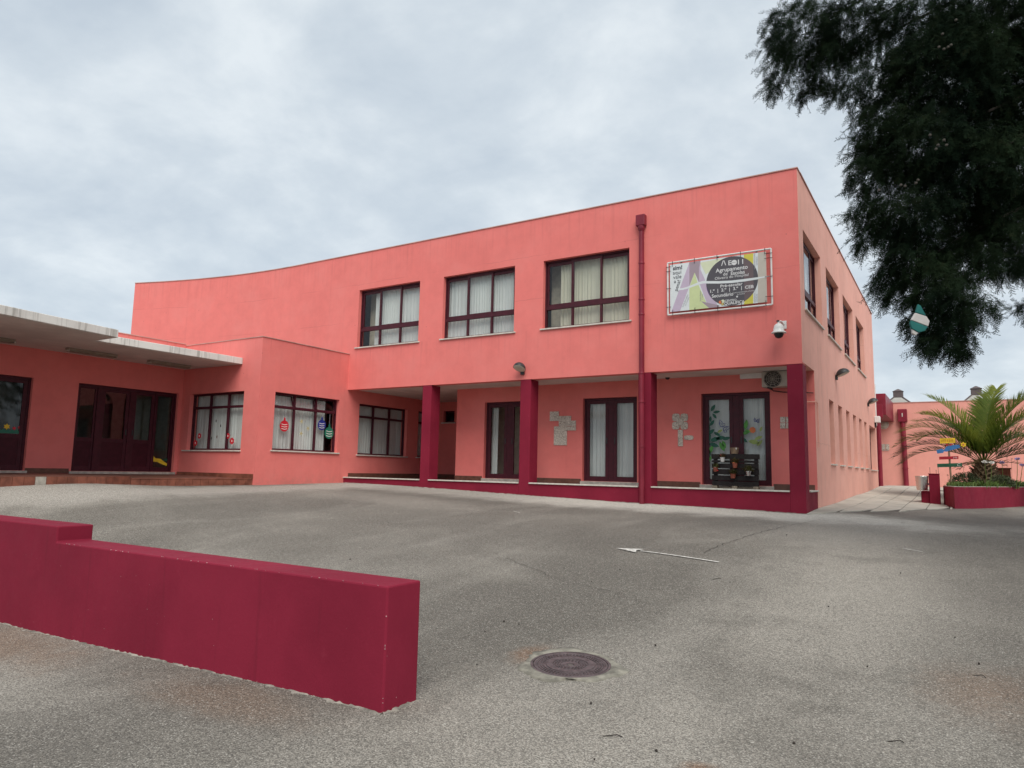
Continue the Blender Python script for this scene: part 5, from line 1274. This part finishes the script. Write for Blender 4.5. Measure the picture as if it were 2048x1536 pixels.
for az, el, L, dr in ((3.14, 1.08, 2.75, 1.55), (3.30, .88, 2.75, 1.55), (3.00, .72, 2.65, 1.45), (3.42, .55, 2.45, 1.3), (2.75, 1.18, 2.6, 1.3), (2.55, .95, 2.6, 1.4), (3.55, 1.22, 2.5, 1.2),
                      (.0, 1.05, 2.75, 1.45), (-.18, .82, 2.75, 1.4), (.2, .62, 2.6, 1.3), (-.25, .45, 2.4, 1.1), (.45, 1.18, 2.6, 1.2), (.65, .9, 2.6, 1.4), (-.4, 1.2, 2.6, 1.15),
                      (1.1, 1.0, 2.7, 1.3), (1.6, .9, 2.7, 1.3), (2.1, 1.05, 2.7, 1.3), (1.4, 1.25, 2.9, .9)):
    FR.append((az + random.uniform(-.05, .05), el, L, dr, 'palm_leaf' if el > .75 else 'palm_old'))
for az, el, L, dr, mt in FR: frond(cr, az, el, L, dr, mt, pm)
for k in range(7):                                   # dry hanging fronds
    frond((PX, PY, .75), k * .7 + .2, .25 + random.uniform(-.1, .15), 1.0 + random.uniform(-.2, .3), .9, 'dry_leaf', pm, nl=16)

# ------------------------------------------------------------------ planting in the bed
random.seed(5)
V = []; F = []
def blade(b, th, ln, el, w):
    d = np.array([math.cos(th) * math.cos(el), math.sin(th) * math.cos(el), math.sin(el)]); s = np.array([-math.sin(th), math.cos(th), 0]) * w; b = np.array(b)
    m1 = b + d * ln * .55; e = m1 + np.array([math.cos(th) * math.cos(el * .35), math.sin(th) * math.cos(el * .35), math.sin(el * .35) - .25]) * ln * .5
    i = len(V); V.extend([b - s * .7, b + s * .7, m1 + s, m1 - s, e]); F.extend([(i, i + 1, i + 2), (i, i + 2, i + 3), (i + 3, i + 2, i + 4)])
cl = []
while len(cl) < 150:
    x, y = random.uniform(2.2, 5.6), random.uniform(6.7, 15.2)
    if inpoly(x, y, [tuple(np.array(p) + (ctr - np.array(p)) * .07) for p in poly]): cl.append((x, y))
for x, y in cl:
    big = random.random() < .45
    for k in range(random.randint(16, 26)): blade((x + random.gauss(0, .06), y + random.gauss(0, .06), .09), random.uniform(0, 2 * PI), random.uniform(.16, .30) * (1.5 if big and x > 3.0 else 1), random.uniform(.5, 1.4), random.uniform(.006, .014))
raw('ground_cover', V, F, 'cover_leaf', label='green strappy ground cover filling the flower bed', cat='ground cover', kind='stuff')
def shrub(c, rx, rz, n, label, mat_='shrub_leaf'):
    t = thing('low_shrub', label, 'shrub', tuple(c)); V = []; F = []
    for k in range(n):
        v = rng.normal(0, 1, 3); v /= np.linalg.norm(v); v[2] = abs(v[2]); r = rng.uniform(.45, 1.05) ** .6
        b = np.array(c) + v * np.array([rx, rx * .8, rz]) * r; d = v + rng.normal(0, .5, 3); d /= np.linalg.norm(d); s = np.cross(d, rng.normal(0, 1, 3)); s = s / np.linalg.norm(s) * .013; ln = rng.uniform(.04, .09)
        i = len(V); V += [b, b + d * ln * .5 + s, b + d * ln, b + d * ln * .5 - s]; F.append((i, i + 1, i + 2, i + 3))
    raw('foliage', V, F, mat_, t); m = MB()
    for k in range(7): a = k * .9; m.tube([(c[0], c[1], c[2] - .05), (c[0] + rx * .6 * math.cos(a), c[1] + rx * .6 * math.sin(a), c[2] + rz * .7)], [.012, .004], 5)
    build(m, 'stem', 'bark', t)
shrub((PX - .52, PY - .5, .1), .42, .42, 1900, 'grey-green low shrub at the left foot of the palm trunk'); shrub((PX + .38, PY - .6, .1), .40, .34, 1700, 'grey-green low shrub at the right foot of the palm trunk')
def agapanthus(px, hp, y, mat_, label):
    a = onY(c8(*px), y); t = thing('agapanthus', label, 'flower', (a[0], y, .1), 'agapanthus flower heads'); a2 = onY(c8(*hp), y)
    build(MB().tube([(a[0], y, .08), ((a[0] + a2[0]) / 2 + .01, y, (.08 + a2[2]) / 2), (a2[0], y, a2[2])], [.009, .008, .006], 6), 'stem', 'cover_leaf', t); V = []; F = []
    for k in range(80):
        v = rng.normal(0, 1, 3); v /= np.linalg.norm(v); v[2] = v[2] * .6 + .15; b = a2 + v * .02; e = a2 + v * rng.uniform(.055, .085); s = np.cross(v, rng.normal(0, 1, 3)); s = s / np.linalg.norm(s) * .011; md = b + (e - b) * .75
        i = len(V); V += [b, md + s, e, md - s]; F.append((i, i + 1, i + 2, i + 3))
    raw('flower_head', V, F, mat_, t)
agapanthus((1215, 1085), (1195, 885), 8.3, 'white_petal', 'white agapanthus bloom on a tall stem before the palm')
agapanthus((1245, 1085), (1262, 892), 8.6, 'white_petal', 'smaller white agapanthus head right of the white bloom')
agapanthus((1362, 960), (1362, 890), 11.0, 'purple', 'blue agapanthus bloom above the terracotta box')
agapanthus((1490, 990), (1510, 855), 9.8, 'purple', 'tallest blue agapanthus bloom at the right of the bed')
agapanthus((1512, 990), (1560, 915), 9.9, 'purple', 'lowest blue agapanthus bloom at the right picture edge')
p0_ = onY(c8(1310, 950), 12.2); p1_ = onY(c8(1448, 1000), 12.2); t = thing('terracotta_box', 'rusty red planting box behind the flower bed greenery', 'planter box', (p0_[0], 12.2, .1))
build(MB().box(p0_[0], p1_[0], 12.2, 12.5, .08, p0_[2]), 'box', 'clay_pot', t, bevel=.01); build(MB().box(p0_[0] - .02, p1_[0] + .02, 12.18, 12.52, p0_[2] + .001, p0_[2] + .04), 'rim', 'clay_pot', t)
for i, ((x, y), (x2, y2), yy) in enumerate((((845, 1085), (845, 1010), 8.9), ((985, 1050), (995, 935), 9.6), ((960, 1055), (955, 990), 9.5), ((1405, 990), (1410, 835), 11.5), ((1450, 990), (1455, 850), 11.6), ((1080, 900), (1095, 875), 11.0))):
    a = onY(c8(x, y), yy); b = onY(c8(x2, y2), yy); t = thing('seed_stalk', ['dry seed stalk beside the signpost post', 'tall dry seed stalk right of the signpost', 'short dry seed stalk right of the signpost', 'tall reddish seed stalk right of the palm', 'reddish seed stalk at the far right of the palm', 'small seed stalk against the palm crown base'][i], 'plant', (a[0], yy, .1), 'dry seed stalks')
    build(MB().tube([(a[0], yy, .08), (b[0], yy, b[2])], .004, 5), 'stalk', 'dry_leaf', t); tuft((b[0], yy, b[2] - .01), 12, .05, .01, 'dry_leaf', t, 'seed_head', .006, .0)

# ------------------------------------------------------------------ cypress overhanging at the right
def spray_template(seed):
    r = np.random.default_rng(seed); V = []; F = []
    def strip(a, b, w, nrm_):
        d = b - a; s = np.cross(d, nrm_); s = s / (np.linalg.norm(s) + 1e-9) * w; i = len(V); V.extend([a - s, a + s, b]); F.append((i, i + 1, i + 2))
    ax = lambda t: np.array([t, .06 * math.sin(3 * t + seed), -.22 * t * t])
    for k in range(5): strip(ax(k / 5), ax((k + 1.6) / 5), .012 * (1 - k / 6), np.array([0, 0, 1.0]))
    for k in range(17):
        t = .06 + .9 * k / 17; s = 1 if k % 2 else -1; L = .34 * (1 - .55 * t) * r.uniform(.7, 1.2); a = ax(t); d = np.array([.75, s * .8, r.normal(-.05, .35)]); d /= np.linalg.norm(d); b = a + d * L + np.array([0, 0, -.05 * L]); nz_ = np.array([r.normal(0, .5), r.normal(0, .5), 1.0]); strip(a, b, .012, nz_)
        for j in range(5):
            u = .15 + .8 * j / 5; q = a + (b - a) * u; s2 = 1 if j % 2 else -1; d2 = d * .75 + np.cross(d, [0, 0, 1]) * s2 * .75 + r.normal(0, .22, 3); d2 /= np.linalg.norm(d2); e = q + d2 * L * .42 * (1.1 - .5 * u) * r.uniform(.7, 1.2); strip(q, e, .0135, nz_ + r.normal(0, .3, 3))
    return np.array(V), np.array(F)
TPL = [spray_template(i) for i in range(8)]
SV = []; SF = []; _nv = 0
def sprays(centers, dirs, scales):
    global _nv
    N = len(centers); pick = rng.integers(0, len(TPL), N)
    for ti, (tv, tf) in enumerate(TPL):
        idx = np.where(pick == ti)[0]
        if len(idx) == 0: continue
        d = dirs[idx] / np.linalg.norm(dirs[idx], axis=1, keepdims=True); up = np.tile([0, 0, 1.0], (len(idx), 1)) + rng.normal(0, .55, (len(idx), 3))
        y = np.cross(up, d); y /= np.linalg.norm(y, axis=1, keepdims=True) + 1e-9; z = np.cross(d, y); Rm = np.stack([d, y, z], 2)
        P_ = np.einsum('nij,vj->nvi', Rm, tv) * scales[idx][:, None, None] + centers[idx][:, None, :]
        SV.append(P_.reshape(-1, 3)); SF.append((tf[None] + (np.arange(len(idx)) * len(tv))[:, None, None] + _nv).reshape(-1, 3)); _nv += len(idx) * len(tv)
base_c = at_depth((2520, 900), 9.2); TX, TY = base_c[0], base_c[1]; tz0 = tz(TX, TY)
cy = thing('cypress_tree', 'large dark cypress with drooping branches overhanging the right of the yard', 'tree', (TX, TY, tz0))
build(MB().tube([(TX, TY, tz0 - .3), (TX + .03, TY, tz0 + 1), (TX - .05, TY + .05, tz0 + 4), (TX, TY, tz0 + 8), (TX, TY, tz0 + 13)], [.42, .36, .30, .2, .05], 14), 'trunk', 'bark', cy)
clumps = [(1612, 55, 78, 78, 11.0, 1.0), (1566, 118, 32, 56, 11.0, .9), (1655, 128, 60, 62, 10.8, .95), (1715, 50, 80, 80, 10.6, 1.2), (1766, 160, 68, 78, 9.8, 1.1), (1758, 265, 50, 70, 9.4, 1.1), (1735, 345, 40, 50, 9.3, .9), (1740, 420, 40, 50, 9.3, .9),
          (1828, 290, 82, 98, 9.0, 1.3), (1900, 140, 120, 130, 9.0, 1.3), (1990, 50, 120, 100, 9.4, 1.3), (1828, 425, 84, 66, 9.0, 1.2), (1940, 330, 95, 105, 8.8, 1.3), (1782, 556, 42, 36, 9.2, .8), (1828, 520, 62, 56, 8.9, 1.0), (1885, 588, 52, 66, 8.6, 1.2), (1902, 655, 52, 50, 8.6, 1.0),
          (1930, 520, 62, 56, 8.8, 1.0), (1985, 470, 52, 66, 8.9, 1.0), (2045, 425, 58, 92, 9.4, .9), (1866, 685, 30, 26, 8.6, .8), (1958, 612, 30, 40, 8.6, .8), (2012, 536, 34, 24, 8.9, .8), (2050, 320, 66, 86, 9.4, .9), (2062, 200, 88, 112, 9.6, .9), (2052, 612, 18, 26, 9.6, .7), (1724, 480, 22, 20, 9.3, .7),
          (1774, 592, 22, 14, 9.2, .6), (1618, 172, 44, 22, 11, .5), (1680, 180, 26, 26, 10.5, .6), (1790, 470, 40, 40, 9.0, .8), (1850, 30, 90, 70, 9.8, 1.0), (1925, 700, 26, 16, 8.6, .7), (1850, 640, 16, 40, 9.1, .7), (1550, 60, 26, 50, 11.0, .5), (1545, 175, 20, 22, 11, .5), (2060, 520, 40, 40, 9.6, .9), (2010, 395, 50, 60, 9.9, 1.0), (1985, 240, 60, 80, 9.7, 1.2), (1950, 440, 50, 50, 9.6, 1.0), (2020, 130, 60, 80, 9.8, 1.0), (1880, 500, 50, 50, 9.5, .9), (1830, 592, 18, 20, 8.9, .9), (1819, 640, 8, 20, 8.9, 1.0)]
for (x, y, rx, ry, dp_, dens) in clumps:
    n = int(rx * ry * dens * .11) + 12; c = at_depth((x, y), dp_); k = dp_ / CF
    v = rng.normal(0, 1, (n, 3)); v /= np.linalg.norm(v, axis=1, keepdims=True); v *= rng.uniform(.1, 1, (n, 1)) ** .45
    ex, ey, ez = CR[0], -CR[1], CR[2]
    dz_ = min(max(rx, ry), 85) * k * 1.25
    P_ = c + np.outer(v[:, 0] * rx * k * .88, ex) + np.outer(v[:, 1] * ry * k * .88, ey) + np.outer(v[:, 2] * dz_, ez)
    out = P_ - np.array([TX, TY, 0]); out[:, 2] = 0; out /= np.linalg.norm(out, axis=1, keepdims=True)
    D_ = out * .35 + (P_ - c) * .5 + np.array([0, 0, -.75]) + rng.normal(0, .45, (n, 3))
    sprays(P_, D_, rng.uniform(.13, .30, n))
# the rest of the crown, round the trunk and out of the picture
cnt = 0
for k in range(230):
    th = rng.uniform(0, 2 * PI); z = rng.uniform(2.6, 13.5); rmax = 3.8 * min(1, (14.5 - z) / 8) ; r = rmax * rng.uniform(.15, 1) ** .5; c = np.array([TX + r * math.cos(th), TY + r * math.sin(th), tz0 + z])
    pxx, pyy, dd = project(c)
    if dd > .5 and pxx < 2048 + 1700 / dd and pyy > -1700 / dd and pyy < 1600: continue
    if c[0] < .9 and c[1] > -.9: continue
    if dd > 0 and dd < 3.5: continue
    n = 16; v = rng.normal(0, .33, (n, 3)); P_ = c + v; D_ = np.array([math.cos(th), math.sin(th), -.7]) + rng.normal(0, .45, (n, 3)); sprays(P_, D_, rng.uniform(.5, .85, n)); cnt += 1
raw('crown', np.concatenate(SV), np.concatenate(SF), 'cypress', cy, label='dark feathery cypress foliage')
for (x, y, rx, ry, dp_, dens) in clumps:
    if rx < 60: continue
    c = at_depth((x, y), dp_); zt_ = min(max(c[2] + 1.2, tz0 + 2.5), tz0 + 11.5); s = np.array([TX, TY, zt_]); md = s * .45 + c * .55 + np.array([0, 0, .55])
    build(MB().tube([s, s * .75 + md * .25 + np.array([0, 0, .2]), md, c * .7 + md * .3, c + np.array([0, 0, -.1])], [.06, .045, .026, .014, .006], 7), 'limb', 'twig_bark', cy)
for (x, y) in ((1885, 68), (1878, 94), (1888, 98), (1896, 94), (1902, 90), (1860, 270), (1876, 290), (1893, 290), (1888, 280), (1872, 298), (1810, 372), (1802, 370), (1832, 366), (1836, 360), (1912, 40), (1758, 380)):
    c = at_depth((x, y), 8.0 if y > 150 else 8.1); s = .016; build(MB().lathe([(.001, -s), (s * .8, -s * .6), (s, 0), (s * .8, s * .6), (.001, s)], c, 8), 'cone', 'cone_brown', cy)

# hanging cloth in the tree
hc = thing('hanging_pennant', 'teal and white striped limp cloth hanging from the cypress', 'flag', tuple(at_depth((1840, 640), 8.3)))
def cloth(poly_px, mat_, dep, name):
    n = len(poly_px); pts = [at_depth(p, dep) for p in poly_px]; fw = CR[2]
    V = [tuple(p) for p in pts] + [tuple(p + fw * .035) for p in pts]; F = [tuple(range(n)), tuple(range(2 * n - 1, n - 1, -1))] + [(i, n + i, n + (i + 1) % n, (i + 1) % n) for i in range(n)]
    build(MB().add(V, F), name, mat_, hc, bevel=.008)
cloth([(1837, 608), (1842, 611), (1853, 632), (1832, 625)], 'teal_cloth', 8.3, 'stripe'); cloth([(1831.5, 625.5), (1853.5, 632.5), (1860, 642), (1857, 653), (1823, 640)], 'white_cloth', 8.3, 'stripe'); cloth([(1822.5, 640.5), (1856.5, 653.5), (1850, 662), (1838, 665), (1824, 657), (1821, 648)], 'teal_cloth', 8.3, 'stripe'); cloth([(1824.5, 657.8), (1837.5, 665.5), (1832, 671), (1825, 667)], 'white_cloth', 8.31, 'stripe')
cloth([(1832, 490), (1836, 490), (1840, 528), (1849, 540), (1848, 550), (1839, 558), (1837, 582), (1835, 582)], 'grey_cloth', 9.2, 'upper_cloth')
build(MB().tube([tuple(at_depth(p, 8.9)) for p in ((1834, 480), (1836, 560), (1839, 610))], .006, 5), 'cord', 'grey_cloth', hc)
